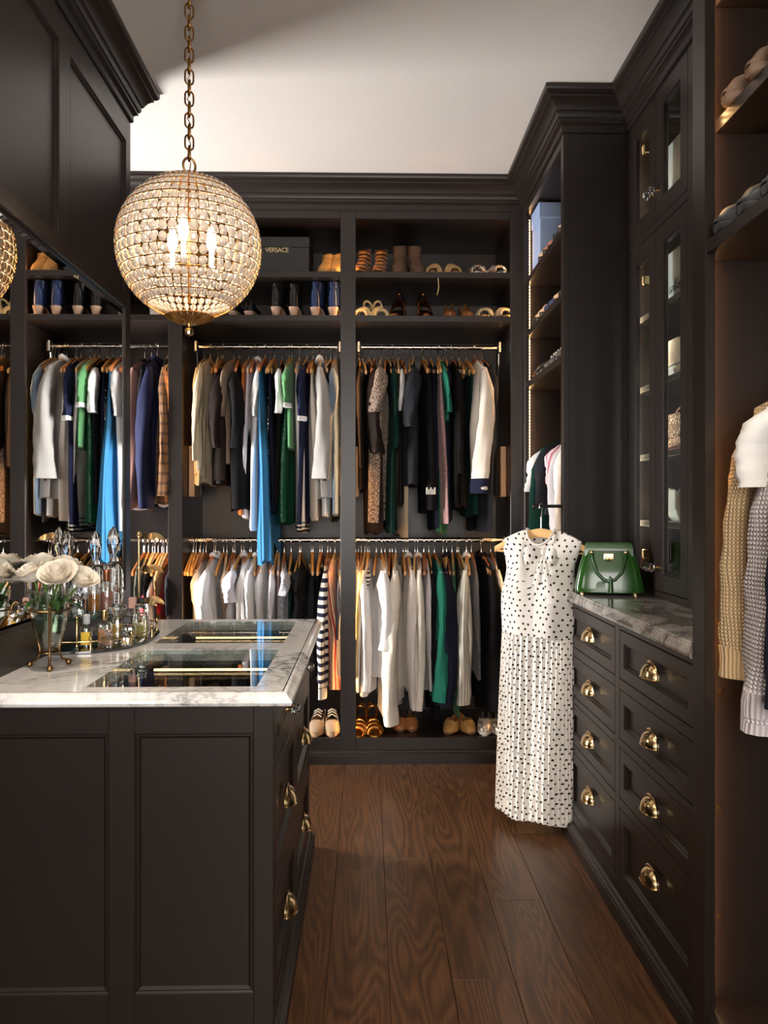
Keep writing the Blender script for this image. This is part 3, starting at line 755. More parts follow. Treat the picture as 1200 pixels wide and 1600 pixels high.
GSEED = [100]
def garment(loc, rz, label, short, b, zhem, mat, name='garment', cat='clothing', zslv=None, cuff=None, fl=1.0, drop=0.0, tone='honey', a=None, band=None,
            band_t=.93, collar=None, clips=False, pleat=0, sw=1.0, slv_mat=None, taper=.35, group=None, uneven=.012, waist=None, fold=1.0, hang=True, cuff_l=.055, btm=1.0, lean=None):
    """zhem, zslv are heights of the hem and of the sleeve end below the rod (negative)"""
    GSEED[0] += 1; seed = GSEED[0]; lean = random.Random(seed).uniform(-.028, .028) if lean is None else lean
    def lk(nm, m, mt, par):
        m.v = [(x + lean * max(0, -z - .12), y, z) for x, y, z in m.v]; return link(nm, m.mesh(nm, 60), mt, par)
    if hang: hanger(loc, rz, 'wooden hanger inside the ' + short if not clips else 'wooden clip hanger holding the ' + short, tone, None, clips)
    t = thing(name, label, cat, loc, rz, group)
    if clips:
        a = a or .165; zt = hz(.125) - .045 - drop
        ztop = lambda u: zt - .004 * math.cos(u * 20)
    else:
        a = a or .208
        def ztop(u):
            x = abs(u); z = hz(min(x, HALF)) + .006 - drop - max(0, x - HALF) * .8
            if x < .075: z = hz(.075) + .004 - drop - .028 * (1 - (x / .075) ** 2)
            return z
    m = MB(); tm = band_t if band else 1.0
    body(m, a, b, ztop, zhem, fl, seed, pleat=pleat, tmax=tm, uneven=uneven, waist=waist, fold=fold, btm=btm)
    lk('body', m, mat, t)
    if band:
        m = MB(); body(m, a, b, ztop, zhem, fl, seed, n=4, pleat=pleat, tmin=tm - .004, tmax=1.0, grow=.0012, uneven=uneven, waist=waist, fold=fold)
        lk('hem_band', m, band, t)
    if zslv is not None:
        for side in (-1, 1):
            m = MB(); sleeve(m, a, b, ztop(a) - .004, zslv, seed, side, taper=taper, sw=sw)
            s = lk('sleeve', m, slv_mat or mat, t)
            if cuff:
                L = ztop(a) - zslv; m = MB(); sleeve(m, a, b, ztop(a) - .004, zslv - .004, seed, side, n=4, taper=taper, sw=sw, grow=.0016, smin=1 - cuff_l / L, smax=1.0)
                lk('cuff', m, cuff, s)
    if collar:
        m = MB(); zc = hz(.075) - drop
        pts = [(.016 * math.cos(q), .062 * math.sin(q), zc + .012 - .010 * math.cos(q * 2)) for q in [2 * PI * i / 16 for i in range(16)]]
        m.tube(pts, .011, 6, closed=True); link('collar', m.mesh('collar', 60), collar, t)
    return t

# shorthand: garments of the back wardrobes given by their place in the photograph
FY = ROD_Y - 0.215
PLACED = []; USED = set()
def G(rod, x, w, hem, mat, label, short, slv=None, fwd=0.0, turn=None, **k):
    p = at(x, hem, FY); rodz = ROD_UP if rod == 'u' else ROD_LO
    PLACED.append((rod, p.x, short))
    turn = rnd.uniform(-7, 7) if turn is None else turn
    zs = None if slv is None else at(x, slv, FY - .03).z - rodz
    kw = dict(name='garment', cat='clothing'); kw.update(k)
    tn = kw.pop('tone', None) or rnd.choice(('honey', 'honey', 'chestnut', 'pale', 'chestnut'))
    return garment((p.x, ROD_Y - fwd, rodz), R(turn), label, short, w / 303 / 2, p.z - rodz, mat, zslv=zs, tone=tn, **kw)

cream = fab((226, 205, 170), 'rib', (168, 140, 100), .016)
ivory = fab((236, 226, 212)); white = fab((240, 238, 236)); offw = fab((228, 221, 216)); lilacw = fab((216, 210, 214))
beige = fab((206, 184, 150)); taupe = fab((150, 128, 108)); dkbrown = fab((36, 26, 22)); black = fab((12, 11, 12)); charcoal = fab((36, 37, 43))
navy = fab((18, 21, 40)); navy2 = fab((28, 33, 62)); emerald = fab((26, 98, 80)); dkgreen = fab((14, 48, 42)); heather = fab((164, 164, 170), 'tweed', (196, 196, 202), rgb3=(120, 120, 128))
denim = fab((126, 142, 158), 'denim', (86, 102, 122)); greyden = fab((92, 94, 100), 'denim', (58, 60, 66)); orange = fab((206, 108, 32)); sky = fab((24, 74, 104), 'dip', (58, 128, 180), .46, rough=.7)
mauve = fab((172, 134, 132), 'tweed', (196, 160, 154), rgb3=(140, 104, 104)); tweed = fab((134, 112, 98), 'tweed', (206, 186, 166), rgb3=(40, 34, 40)); olive = fab((84, 86, 74)); greycl = fab((120, 118, 120)); ltgreen = fab((86, 142, 92)); kelly = fab((42, 112, 66))
crocg = fab((18, 82, 52), 'croc', None, .006, rough=.25); sequin = fab((14, 13, 14), 'sequin', (235, 228, 215), .0045, .93)
bwstripe = fab((238, 230, 214), 'stripe_h', (26, 28, 52), .042, .48); sunset = fab((236, 214, 178), 'stripe_3', (210, 84, 50), .030, .4, rgb3=(150, 46, 62)); linen = fab((176, 172, 158), 'stripe_v', (232, 226, 212), .022, .3)
navyband = fab((24, 28, 52)); greenhem = fab((226, 216, 208), 'stripe_h', (40, 110, 84), .022, .35); blackhem = fab((20, 18, 18), 'stripe_h', (224, 216, 206), .020, .4); peach = fab((244, 206, 140)); zebra = fab((226, 214, 192), 'tiger', (40, 36, 34), .06)
textured = fab((238, 234, 228), 'knit', (206, 200, 192), .006); pinkt = fab((150, 112, 104)); coat_plaid = fab((150, 108, 72), 'plaid', (74, 52, 42), .05); coral = fab((226, 92, 98)); red = fab((178, 30, 38)); khaki = fab((150, 120, 78)); blackshine = fab((24, 22, 22), rough=.3)

# --- middle wardrobe, upper rod
U = 'u'
G(U, 306, 12, 742, cream, 'cream ribbed cardigan, first on the upper rod by the dark stile', 'first cream ribbed cardigan', slv=735, name='cardigan', cat='cardigan')
G(U, 317, 13, 756, cream, 'second cream ribbed cardigan, longer, beside the grey denim skirt', 'second cream ribbed cardigan', slv=720, fwd=.02, name='cardigan', cat='cardigan')
G(U, 328, 9, 752, greyden, 'grey washed denim skirt between cream cardigans and brown blouse', 'grey washed denim skirt', name='denim_skirt', cat='skirt', drop=.01)
G(U, 338, 22, 754, dkbrown, 'dark brown silky blouse with loose hem in the middle upper row', 'dark brown silky blouse', slv=700, fwd=.02, name='blouse', cat='blouse', drop=.04, clips=False)
G(U, 355, 9, 722, taupe, 'slim taupe top squeezed between the brown and black garments', 'slim taupe top', slv=650, name='shirt', cat='shirt')
G(U, 365, 24, 798, black, 'long black jacket hanging beside the orange dress', 'long black jacket', slv=700, fwd=.02, name='jacket', cat='jacket', drop=.02)
G(U, 379, 8, 803, orange, 'narrow burnt orange dress in the middle upper row', 'burnt orange dress', name='dress', cat='dress')
G(U, 386, 9, 812, lilacw, 'pale lilac grey dress just right of the orange one', 'pale lilac grey dress', name='dress', cat='dress')
G(U, 394, 13, 826, white, 'white sleeveless dress left of the bright blue scarf dress', 'white sleeveless dress', slv=650, name='dress', cat='dress', collar=white)
G(U, 408, 15, 866, sky, 'bright blue scarf dress trailing down over the lower rod', 'bright blue scarf dress', fwd=.045, fl=1.18, uneven=.06, btm=1.55, name='scarf_dress', cat='dress', pleat=2, drop=.03)
G(U, 414, 10, 800, navy, 'plain navy dress right of the bright blue scarf dress', 'plain navy dress', name='dress', cat='dress')
G(U, 422, 12, 803, sequin, 'black sequinned skirt with glittering hem', 'black sequinned skirt', clips=True, fwd=.03, name='sequin_skirt', cat='skirt')
G(U, 434, 12, 792, black, 'black top with a white cap sleeve beside the green dress', 'black top with white cap sleeve', slv=645, slv_mat=white, taper=.1, name='top', cat='top')
G(U, 446, 17, 818, crocg, 'glossy emerald crocodile-textured skirt with flared hem', 'glossy emerald skirt', clips=True, fl=1.25, fwd=.02, name='skirt', cat='skirt', drop=.16)
G(U, 451, 9, 700, ltgreen, 'light green polo with white-edged short sleeve above the emerald skirt', 'light green polo', slv=636, cuff=white, cuff_l=.02, fwd=.035, taper=.05, sw=1.3, name='polo_shirt', cat='shirt')
G(U, 462, 13, 824, offw, 'off-white long dress with green stripes along its hem', 'off-white green-hemmed dress', band=greenhem, band_t=.95, name='dress', cat='dress')
G(U, 475, 10, 832, navy2, 'navy dress with white-trimmed short sleeve', 'navy white-trimmed dress', slv=656, cuff=white, cuff_l=.02, taper=.05, sw=1.3, fwd=.02, band=blackhem, band_t=.96, name='dress', cat='dress')
G(U, 484, 13, 811, ivory, 'long ivory skirt below the white textured blouse', 'long ivory skirt', clips=True, name='skirt', cat='skirt')
G(U, 496, 21, 776, textured, 'white textured blouse with full sleeve in the middle upper row', 'white textured blouse', slv=748, taper=-.25, fwd=.04, name='blouse', cat='blouse', collar=white)
G(U, 506, 11, 806, white, 'plain white shirt dress behind the textured blouse', 'plain white shirt dress', name='dress', cat='dress')
G(U, 514, 11, 748, dkbrown, 'dark brown coat next to the pale denim jacket', 'dark brown coat', slv=700, name='coat', cat='coat')
G(U, 520, 8, 815, blackshine, 'shiny black trousers behind the dark brown coat', 'shiny black trousers', clips=True, name='trousers', cat='trousers')
G(U, 523, 12, 805, denim, 'pale denim jacket, last on the upper rod by the stile', 'pale denim jacket', slv=650, taper=.1, sw=1.2, fwd=.01, turn=-3, lean=0.0, name='denim_jacket', cat='jacket')
# --- middle wardrobe, lower rod
Lo = 'l'
G(Lo, 304, 19, 1055, ivory, 'ivory blouse nearest the empty hangers on the lower rod', 'ivory blouse by the empty hangers', slv=1000, name='blouse', cat='blouse')
G(Lo, 326, 19, 1060, white, 'white blouse with wide sleeve, second from the empty hangers', 'white wide-sleeved blouse', slv=985, taper=-.2, fwd=.03, name='blouse', cat='blouse', collar=white)
G(Lo, 343, 13, 1040, taupe, 'taupe blouse between two white ones on the lower rod', 'taupe blouse', slv=950, name='blouse', cat='blouse')
G(Lo, 357, 18, 1050, lilacw, 'pale lilac blouse with draped sleeve on the lower rod', 'pale lilac draped blouse', slv=940, taper=-.2, fwd=.02, name='blouse', cat='blouse')
G(Lo, 371, 12, 1050, white, 'crisp white shirt left of the hanging blue scarf end', 'crisp white shirt', slv=1010, collar=white, name='shirt', cat='shirt')
G(Lo, 383, 12, 1050, offw, 'off-white shirt just under the blue scarf end', 'off-white shirt', slv=1010, name='shirt', cat='shirt')
G(Lo, 395, 14, 1050, white, 'white cotton shirt directly below the blue scarf tip', 'white cotton shirt', slv=1000, fwd=.03, name='shirt', cat='shirt', collar=white)
G(Lo, 409, 13, 1050, white, 'white poplin shirt right of the blue scarf tip', 'white poplin shirt', slv=1000, name='shirt', cat='shirt')
G(Lo, 421, 11, 1040, lilacw, 'light grey shirt before the heather grey tee', 'light grey shirt', slv=1000, name='shirt', cat='shirt')
G(Lo, 429, 6, 1000, mauve, 'slim mauve top beside the heather grey tee', 'slim mauve top', name='top', cat='top')
G(Lo, 438, 15, 1000, heather, 'heather grey tee on the lower rod', 'heather grey tee', slv=930, taper=.05, fwd=.03, name='t_shirt', cat='shirt')
G(Lo, 449, 8, 990, dkgreen, 'dark green top between grey tee and black skirt', 'dark green top', name='top', cat='top')
G(Lo, 463, 24, 962, black, 'black jacket with short hem above the island corner', 'short black jacket', slv=940, name='jacket', cat='jacket', fwd=.02)
G(Lo, 482, 14, 985, charcoal, 'charcoal black trousers folded on the lower rod', 'charcoal trousers', clips=True, name='trousers', cat='trousers')
G(Lo, 496, 12, 1060, black, 'black skirt beside the navy striped sweater', 'black skirt', clips=True, name='skirt', cat='skirt')
G(Lo, 509, 15, 1075, bwstripe, 'navy and white striped sweater beside the stile', 'navy striped sweater', slv=1090, cuff=ivory, fwd=.02, taper=.2, name='sweater', cat='sweater')
G(Lo, 521, 17, 1078, sunset, 'orange and red sunset-striped dress next to the stile', 'sunset-striped dress', fwd=.04, name='dress', cat='dress', pleat=2)
G(Lo, 530, 8, 1060, greycl, 'grey printed blouse tucked against the stile on the lower rod', 'grey printed blouse', slv=1000, name='blouse', cat='blouse')
# --- right wardrobe, upper rod
G(U, 560, 11, 765, dkbrown, 'dark brown coat, first on the upper rod of the right wardrobe', 'first dark brown coat', slv=730, name='coat', cat='coat')
G(U, 576, 18, 835, dkbrown, 'dark plum jacket with wide short sleeve', 'dark plum jacket', slv=708, taper=-.2, fwd=.02, name='jacket', cat='jacket')
G(U, 597, 23, 813, tweed, 'tweed dress with short sleeve in the right upper row', 'tweed dress', slv=645, taper=.0, sw=.9, fwd=.035, name='tweed_dress', cat='dress')
G(U, 608, 8, 830, black, 'slim black dress right of the tweed dress', 'slim black dress beside the tweed', name='dress', cat='dress')
G(U, 616, 12, 832, dkgreen, 'bottle green dress with puffed sleeve', 'bottle green dress', slv=700, fwd=.02, name='dress', cat='dress')
G(U, 627, 9, 838, beige, 'long beige skirt peeking out below the black dresses', 'long beige skirt', clips=True, name='skirt', cat='skirt', a=.15)
G(U, 633, 8, 790, black, 'black dress with a white shoulder flap', 'black dress with white shoulder', slv=642, slv_mat=white, taper=.2, fwd=.01, name='dress', cat='dress')
G(U, 649, 22, 756, charcoal, 'charcoal jacket with large sleeve in the right upper row', 'charcoal jacket', slv=668, taper=-.1, fwd=.04, name='jacket', cat='jacket')
crown_dress = G(U, 666, 20, 800, black, 'black dress embroidered with a small white crown', 'black crown dress', fwd=.03, name='dress', cat='dress', fold=.3)
G(U, 678, 9, 828, navy, 'navy dress left of the mauve one in the right upper row', 'navy dress beside the mauve', name='dress', cat='dress')
G(U, 689, 10, 815, mauve, 'dusty mauve tweed dress under the green top', 'dusty mauve dress', clips=True, fwd=.03, name='dress', cat='dress', a=.19)
G(U, 690, 9, 660, emerald, 'emerald short-sleeved top hung above the mauve dress', 'emerald short top', slv=645, taper=.1, fwd=.045, name='top', cat='top')
G(U, 699, 12, 834, kelly, 'kelly green skirt showing only at its hem', 'kelly green skirt', clips=True, name='skirt', cat='skirt')
G(U, 703, 9, 815, navy, 'dark navy dress right of the mauve dress', 'dark navy dress', slv=640, name='dress', cat='dress', fwd=.015)
G(U, 712, 13, 796, black, 'black blazer with a pale button', 'black blazer with pale button', slv=740, fwd=.02, name='blazer', cat='blazer')
G(U, 724, 13, 790, black, 'black pleated dress left of the cream cardigan', 'black pleated dress', name='dress', cat='dress', pleat=2)
G(U, 736, 13, 806, dkgreen, 'teal green trousers behind the cream cardigan', 'teal green trousers', clips=True, name='trousers', cat='trousers')
G(U, 748, 25, 745, ivory, 'cream cardigan with navy-banded cuff', 'cream navy-cuffed cardigan', slv=770, cuff=navyband, cuff_l=.075, taper=-.12, sw=.9, fwd=.05, name='cardigan', cat='cardigan')
G(U, 763, 14, 829, charcoal, 'dark grey dress, last on the upper rod of the right wardrobe', 'dark grey dress', slv=650, name='dress', cat='dress')
# --- right wardrobe, lower rod
G(Lo, 555, 9, 1078, ivory, 'ivory sweater, first on the lower rod of the right wardrobe', 'first ivory sweater', slv=1075, name='sweater', cat='sweater')
G(Lo, 564, 9, 1078, peach, 'pale peach-yellow sweater between ivory ones', 'pale peach sweater', slv=1060, name='sweater', cat='sweater')
G(Lo, 577, 17, 1085, offw, 'off-white sweatshirt with ribbed cuff, third from the stile', 'off-white sweatshirt', slv=1078, cuff=offw, fwd=.03, name='sweatshirt', cat='sweatshirt')
G(Lo, 574, 10, 970, zebra, 'zebra print blouse peeking behind the ivory sweaters', 'zebra print blouse', slv=930, name='blouse', cat='blouse')
G(Lo, 597, 22, 1060, white, 'white shirt with rolled-up sleeve in the right lower row', 'white rolled-sleeve shirt', slv=1012, cuff=white, cuff_l=.06, taper=-.05, fwd=.05, name='shirt', cat='shirt')
G(Lo, 603, 12, 1115, ivory, 'ivory long cardigan behind the white rolled-sleeve shirt', 'ivory long cardigan', slv=1120, name='cardigan', cat='cardigan')
G(Lo, 620, 21, 1100, ivory, 'long ivory sweatshirt with deep cuff, longest on the rod', 'long ivory sweatshirt', slv=1128, cuff=ivory, cuff_l=.08, taper=-.1, fwd=.05, name='sweatshirt', cat='sweatshirt')
G(Lo, 640, 17, 1085, offw, 'off-white cotton hoodie in the right lower row', 'off-white hoodie', slv=1108, fwd=.03, name='hoodie', cat='hoodie', collar=offw)
G(Lo, 656, 15, 1090, ivory, 'ivory henley beside the pale grey top', 'ivory henley', slv=1108, cuff=ivory, fwd=.03, name='sweater', cat='sweater', collar=ivory)
G(Lo, 667, 9, 1085, lilacw, 'pale grey top left of the black sweater', 'pale grey top', slv=1080, name='top', cat='top')
G(Lo, 675, 12, 1120, black, 'black sweater left of the emerald sweatshirt', 'black sweater', slv=1070, name='sweater', cat='sweater')
G(Lo, 683, 19, 1085, emerald, 'emerald green sweatshirt on the right lower rod', 'emerald sweatshirt', slv=1092, cuff=emerald, fwd=.05, taper=-.05, turn=6, name='sweatshirt', cat='sweatshirt')
G(Lo, 703, 24, 1100, navy, 'navy sweatshirt beside the emerald one', 'navy sweatshirt', slv=1098, fwd=.045, taper=-.1, name='sweatshirt', cat='sweatshirt', collar=navy)
G(Lo, 713, 8, 1118, kelly, 'bright green tee showing a sliver beside the navy sweatshirt', 'bright green tee', name='t_shirt', cat='shirt')
G(Lo, 721, 13, 1080, olive, 'olive grey shirt next to the linen striped one', 'olive grey shirt', slv=1075, fwd=.01, name='shirt', cat='shirt')
G(Lo, 735, 19, 1090, linen, 'grey and cream striped linen shirt', 'striped linen shirt', slv=1098, taper=-.1, fwd=.04, name='shirt', cat='shirt', collar=linen)
G(Lo, 745, 9, 1060, greycl, 'mid grey cardigan behind the striped linen shirt', 'mid grey cardigan', slv=1020, name='cardigan', cat='cardigan')
G(Lo, 760, 25, 1110, black, 'big black hoodie behind the polka dot dress', 'big black hoodie', slv=1110, taper=-.1, fwd=.03, name='hoodie', cat='hoodie', collar=black)
G(Lo, 777, 14, 1056, offw, 'off-white jacket, last on the lower rod by the corner', 'off-white jacket', slv=1000, name='jacket', cat='jacket')
# --- left wardrobe
G(U, 208, 20, 795, pinkt, 'dusty pink tailored jacket beside the panelled tower', 'dusty pink tailored jacket', slv=770, tone='black', name='blazer', cat='blazer')
G(U, 219, 10, 790, charcoal, 'dark checked jacket behind the navy blazer', 'dark checked jacket', slv=770, tone='black', name='blazer', cat='blazer')
G(U, 231, 22, 770, navy2, 'navy blazer with broad sleeve in the left wardrobe', 'navy blazer', slv=795, taper=.0, tone='black', fwd=.03, name='blazer', cat='blazer', collar=navy2)
G(U, 252, 18, 790, coat_plaid, 'brown glen plaid blazer next to the dark stile', 'brown plaid blazer', slv=775, taper=.0, tone='black', fwd=.02, name='blazer', cat='blazer', collar=coat_plaid)
G(U, 178, 24, 790, charcoal, 'charcoal coat half hidden behind the panelled tower', 'charcoal coat', slv=760, tone='black', name='coat', cat='coat')
G(Lo, 206, 9, 1030, olive, 'olive grey cardigan low in the left wardrobe', 'olive grey cardigan', slv=990, name='cardigan', cat='cardigan')
G(Lo, 214, 9, 1030, greyden, 'blue-grey denim shirt behind the jewellery stand', 'blue-grey denim shirt', slv=940, name='denim_shirt', cat='shirt')
G(Lo, 221, 11, 1040, coral, 'coral pink sweater behind the perfume bottles', 'coral pink sweater', slv=1000, drop=.07, name='sweater', cat='sweater')
G(Lo, 230, 9, 1030, black, 'black sweater between the coral and white garments', 'black sweater in the left wardrobe', slv=960, name='sweater', cat='sweater')
G(Lo, 238, 10, 1050, offw, 'white and charcoal colour-block sweater in the left wardrobe', 'colour-block sweater', slv=1000, drop=.06, fwd=.02, name='sweater', cat='sweater', collar=charcoal)
G(Lo, 246, 9, 1020, khaki, 'khaki brown jacket low in the left wardrobe', 'khaki brown jacket', slv=930, fwd=.02, name='jacket', cat='jacket')
G(Lo, 254, 10, 1030, red, 'red sweater low in the left wardrobe', 'red sweater', slv=960, drop=.05, name='sweater', cat='sweater')
G(Lo, 261, 9, 1040, charcoal, 'charcoal varsity jacket with white collar stripes', 'charcoal varsity jacket', slv=960, collar=bwstripe, fwd=.03, name='jacket', cat='jacket')
# spare empty hangers, each named after the garment on its left
def spare(rod, xs, group, tones=('honey', 'chestnut', 'pale')):
    for x in xs:
        p = at(x, 842, ROD_Y); near_ = max((g_ for g_ in PLACED if g_[0] == rod and g_[1] <= p.x and g_[2] not in USED), key=lambda g_: g_[1], default=None)
        USED.add(near_[2]); hanger((p.x, ROD_Y + rnd.uniform(-.02, .03), ROD_UP if rod == U else ROD_LO), R(rnd.uniform(-5, 5)), 'spare wooden hanger just right of the ' + near_[2], rnd.choice(tones), group)
for x, wd in zip((300, 303.5, 307, 310.5, 314), ('leftmost', 'second', 'third', 'fourth', 'fifth')):
    p = at(x, 842, ROD_Y); hanger((p.x, ROD_Y + rnd.uniform(-.02, .02), ROD_LO), R(rnd.uniform(-5, 5)), wd + ' of the empty hangers at the left of the middle lower rod', rnd.choice(('pale', 'honey')), 'empty hangers at the left of the middle lower rod')
spare(Lo, (322, 335, 349, 364, 377, 389, 402, 415, 426, 433, 444, 455, 470, 489, 503, 516), 'spare hangers between shirts on the middle lower rod')
spare(Lo, (560, 570, 588, 609, 613, 630, 634, 648, 662, 692, 698, 717, 729, 752), 'spare hangers between sweaters on the right lower rod')
spare(U, (345, 373, 399, 428, 440, 456, 468, 490), 'spare hangers on the middle upper rod')
spare(U, (567, 585, 603, 621, 640, 660, 684, 707, 718, 730), 'spare hangers on the right upper rod')
spare(Lo, (226, 243, 257), 'spare hangers in the left wardrobe')

# crown embroidery on the black dress
o = crown_dress; m = MB()
p = at(668, 767, FY - .05)
c0 = p - o.location
for k_ in range(5):
    dx = (k_ - 2) * .010
    m.box(c0.x + dx - .0045, c0.x + dx + .0045, c0.y - .004, c0.y + .003, c0.z - .018, c0.z + (.018 if k_ % 2 == 0 else .008), .001)
link('crown_embroidery', m.mesh('crown_embroidery'), simple('white_thread', (226, 222, 214), .7), o)

# --- tall corner unit: rod runs along y, hangers across x
def GS(Y, w, zhem, mat, label, short, zslv=None, fwd=0.0, xr=1.06, rz_=1.72, **k):
    kw = dict(name='garment', cat='clothing', tone='pale'); kw.update(k)
    return garment((xr - fwd, Y, rz_), R(-90), label, short, w / 2, zhem - rz_, mat, zslv=None if zslv is None else zslv - rz_, **kw)
GS(3.86, .050, 1.05, white, 'white cotton blouse with gathered sleeve in the corner unit', 'white gathered blouse', 1.37, .02, taper=-.2, name='blouse', cat='blouse')
GS(3.76, .045, .75, fab((14, 56, 46)), 'dark green dress hanging behind the valet rod', 'dark green corner dress', 1.0, .04, name='dress', cat='dress')
GS(3.69, .045, 1.25, charcoal, 'charcoal shirt between green dress and pink stripes', 'charcoal corner shirt', 1.30, .03, name='shirt', cat='shirt')
GS(3.61, .05, 1.05, fab((232, 220, 226), 'stripe_v', (206, 116, 130), .03, .35), 'pink and white striped blouse in the corner unit', 'pink striped blouse', 1.40, .0, name='blouse', cat='blouse')
GS(3.53, .05, .95, lilacw, 'pale lilac shirt nearest the tall side panel', 'pale lilac corner shirt', 1.1, name='shirt', cat='shirt')
GS(3.44, .05, 1.0, white, 'white linen shirt hidden at the near end of the corner unit', 'white linen corner shirt', 1.2, name='shirt', cat='shirt')
# --- near right wardrobe
tanknit = fab((230, 198, 152), 'knit', (140, 104, 62), .016); lilacknit = fab((236, 228, 230), 'knit', (176, 160, 164), .017)
GS(1.79, .085, 1.0, tanknit, 'tan chunky knit sweater against the wardrobe side panel', 'tan chunky knit sweater', .915, .045, cuff=fab((214, 182, 136), 'rib', (150, 112, 70), .010), cuff_l=.07, taper=.02, name='knit_sweater', cat='sweater', collar=tanknit, xr=1.125, rz_=1.67)
GS(1.685, .08, 1.20, fab((246, 242, 238)), 'white top with flutter shoulder over the chunky knits', 'white flutter-shoulder top', 1.34, .105, taper=.15, name='top', cat='top', sw=1.1, xr=1.16, rz_=1.66)
GS(1.66, .12, .92, lilacknit, 'pale lilac chunky cable knit sweater at the right edge', 'pale lilac cable knit', .825, .055, cuff=fab((222, 212, 214), 'rib', (180, 166, 170), .010), cuff_l=.09, taper=-.1, name='knit_sweater', cat='sweater', collar=lilacknit, xr=1.13, rz_=1.60)
GS(1.487, .08, 1.0, fab((30, 33, 48)), 'dark navy knit at the right edge in front of the lilac sweater', 'dark navy edge knit', .895, .06, lean=-.155, xr=1.105, rz_=1.66, name='knit_sweater', cat='sweater')

# ------------------------------------------------------------------ the polka dot dress
DX, DYc = 0.664, 3.165; drz = math.atan2(-.58, .81)
dh = thing('dress_hanger', 'pale wooden hanger carrying the polka dot dress', 'hanger', (.697, YT + .02, 1.3), drz)
m = MB(); rings = []; HW = .205
def dz(u): return -.098 - .075 * (abs(u) / HW) ** 1.5
for i in range(-12, 13):
    u = HW * i / 12; e = abs(i) / 12; hh = .018 - .006 * e; zc = dz(u) - hh * .5
    rings.append([(u, .0065 * sy, zc + hh * sz) for sy, sz in ((-.6, -1), (.6, -1), (1, -.6), (1, .6), (.6, 1), (-.6, 1), (-1, .6), (-1, -.6))])
link('arms', m.loft(rings).mesh('arms', 40), HWOOD3, dh)
link('trouser_bar', MB().tube([(-HW + .012, 0, dz(HW) - .012), (HW - .012, 0, dz(HW) - .012)], .0045, 8).mesh('trouser_bar', 40), HWOOD3, dh)
pth = [(0, 0, -.105), (0, 0, -.05)] + [(0.0, .016 * math.cos(R(-60 + 255 * i / 14)), .016 * math.sin(R(-60 + 255 * i / 14)) - .004) for i in range(15)]
pth[2] = (0, .005, -.028)
link('hook', MB().tube(pth, .002, 6).mesh('hook', 60), STEEL, dh)
dr = thing('polka_dot_dress', 'white sleeveless polka dot dress with bow and long pleated skirt', 'dress', (.697, YT + .02, 1.3), drz)
DOT = fab((236, 229, 221), 'dots', (22, 21, 24), .030, .155); DOTS = fab((242, 235, 226), 'dots', (22, 21, 24), .0245, .17)
def dress_ring(t, nm, z0f, zh, au, bt, pl, cx=0.0, wob=1.0):
    ring = []; uv = []; acc = 0; prev = None
    for j in range(nm + 1):
        ph = 2 * PI * j / nm - PI / 2; cu, su = math.cos(ph), math.sin(ph)
        u = au * sg(cu, .85); v = -bt * sg(su, .8) * -1
        fr = su < 0
        v += .010 * math.sin(u * 46 + 1.3) * wob * sm(.1, .6, t) + .006 * math.sin(u * 23 + 4 * t)
        if pl:
            k_ = (j % 4); v += pl * (1, .2, -1, -.2)[k_] * (1 if fr else -1); u += pl * .35 * (0, 1, 0, -1)[k_]
        z = z0f(u, fr) * (1 - t) + zh(u) * t
        P = Vector((u + cx, v, z)); Q = Vector((au * sg(cu, .85), bt * sg(su, .8), 0))
        if prev is not None: acc += (Q - prev).length
        prev = Q; ring.append(P); uv.append((acc, z))
    return ring, uv
def dtop(u, front):
    x = abs(u); z = dz(min(x, HW)) + .016
    if x < .058: z = dz(.058) + .014 - (.062 if front else .020) * (1 - (x / .058) ** 2) ** .6
    return z
m = MB(); rr = []; uu = []
zw = -.52
for i in range(13):
    t = i / 12; a = .172 - .030 * sm(0, .35, t) + .020 * sm(.35, .6, t) - .004 * sm(.7, 1, t)
    q = dress_ring(t, 72, dtop, lambda u: zw, a, .012 + .050 * sm(0, .45, t), 0, -.012 * t, .6); rr.append(q[0]); uu.append(q[1])
m.loft(rr, False, False, False, uu); link('bodice', m.mesh('bodice', 70), DOT, dr)
m = MB(); rr = []; uu = []; NMP = 176
for i in range(15):
    t = i / 14; a = .156 + .014 * t
    q = dress_ring(t, NMP, lambda u, f: zw + .004, lambda u: -1.252 + .006 * math.sin(u * 30), a, .060 + .012 * t, .0026 + .0022 * t, -.012 - .014 * t, .7); rr.append(q[0]); uu.append(q[1])
m.loft(rr, False, False, False, uu); link('pleated_skirt', m.mesh('pleated_skirt', 25), DOTS, dr)
# bow: two loops, a knot and two tails on the wearer's side
def strip(pts, w, mat, name):
    m = MB(); rr = []; uu = []; acc = 0; prev = None
    for (p, ww) in pts:
        p = Vector(p); acc += (p - prev).length if prev is not None else 0; prev = p
        d = Vector(ww)
        rr.append([p - d, p - d * .4 + Vector((0, -.004, 0)), p + d * .4 + Vector((0, -.004, 0)), p + d]); uu.append([(0, acc), (w * .6, acc), (w * 1.4, acc), (w * 2, acc)])
    m.loft(rr, False, False, False, uu); o = link(name, m.mesh(name, 70), mat, dr); return o
bx_, by_, bz_ = .048, -.072, -.180
for s, dx in ((-1, -.085), (1, .06)):
    pts = [((bx_, by_, bz_), (0, 0, .010))]
    for i in range(1, 8):
        a = PI * i / 7
        pts.append(((bx_ + dx * math.sin(a * .5 if i < 4 else a * .5) * (1 if i < 6 else .9), by_ - .008 - .024 * math.sin(a), bz_ - (.055 if s < 0 else .045) * (i / 7) + .018 * math.sin(a)), (.006 * s, 0, .011 + .020 * math.sin(a))))
    strip(pts, .02, DOT, 'bow_loop')
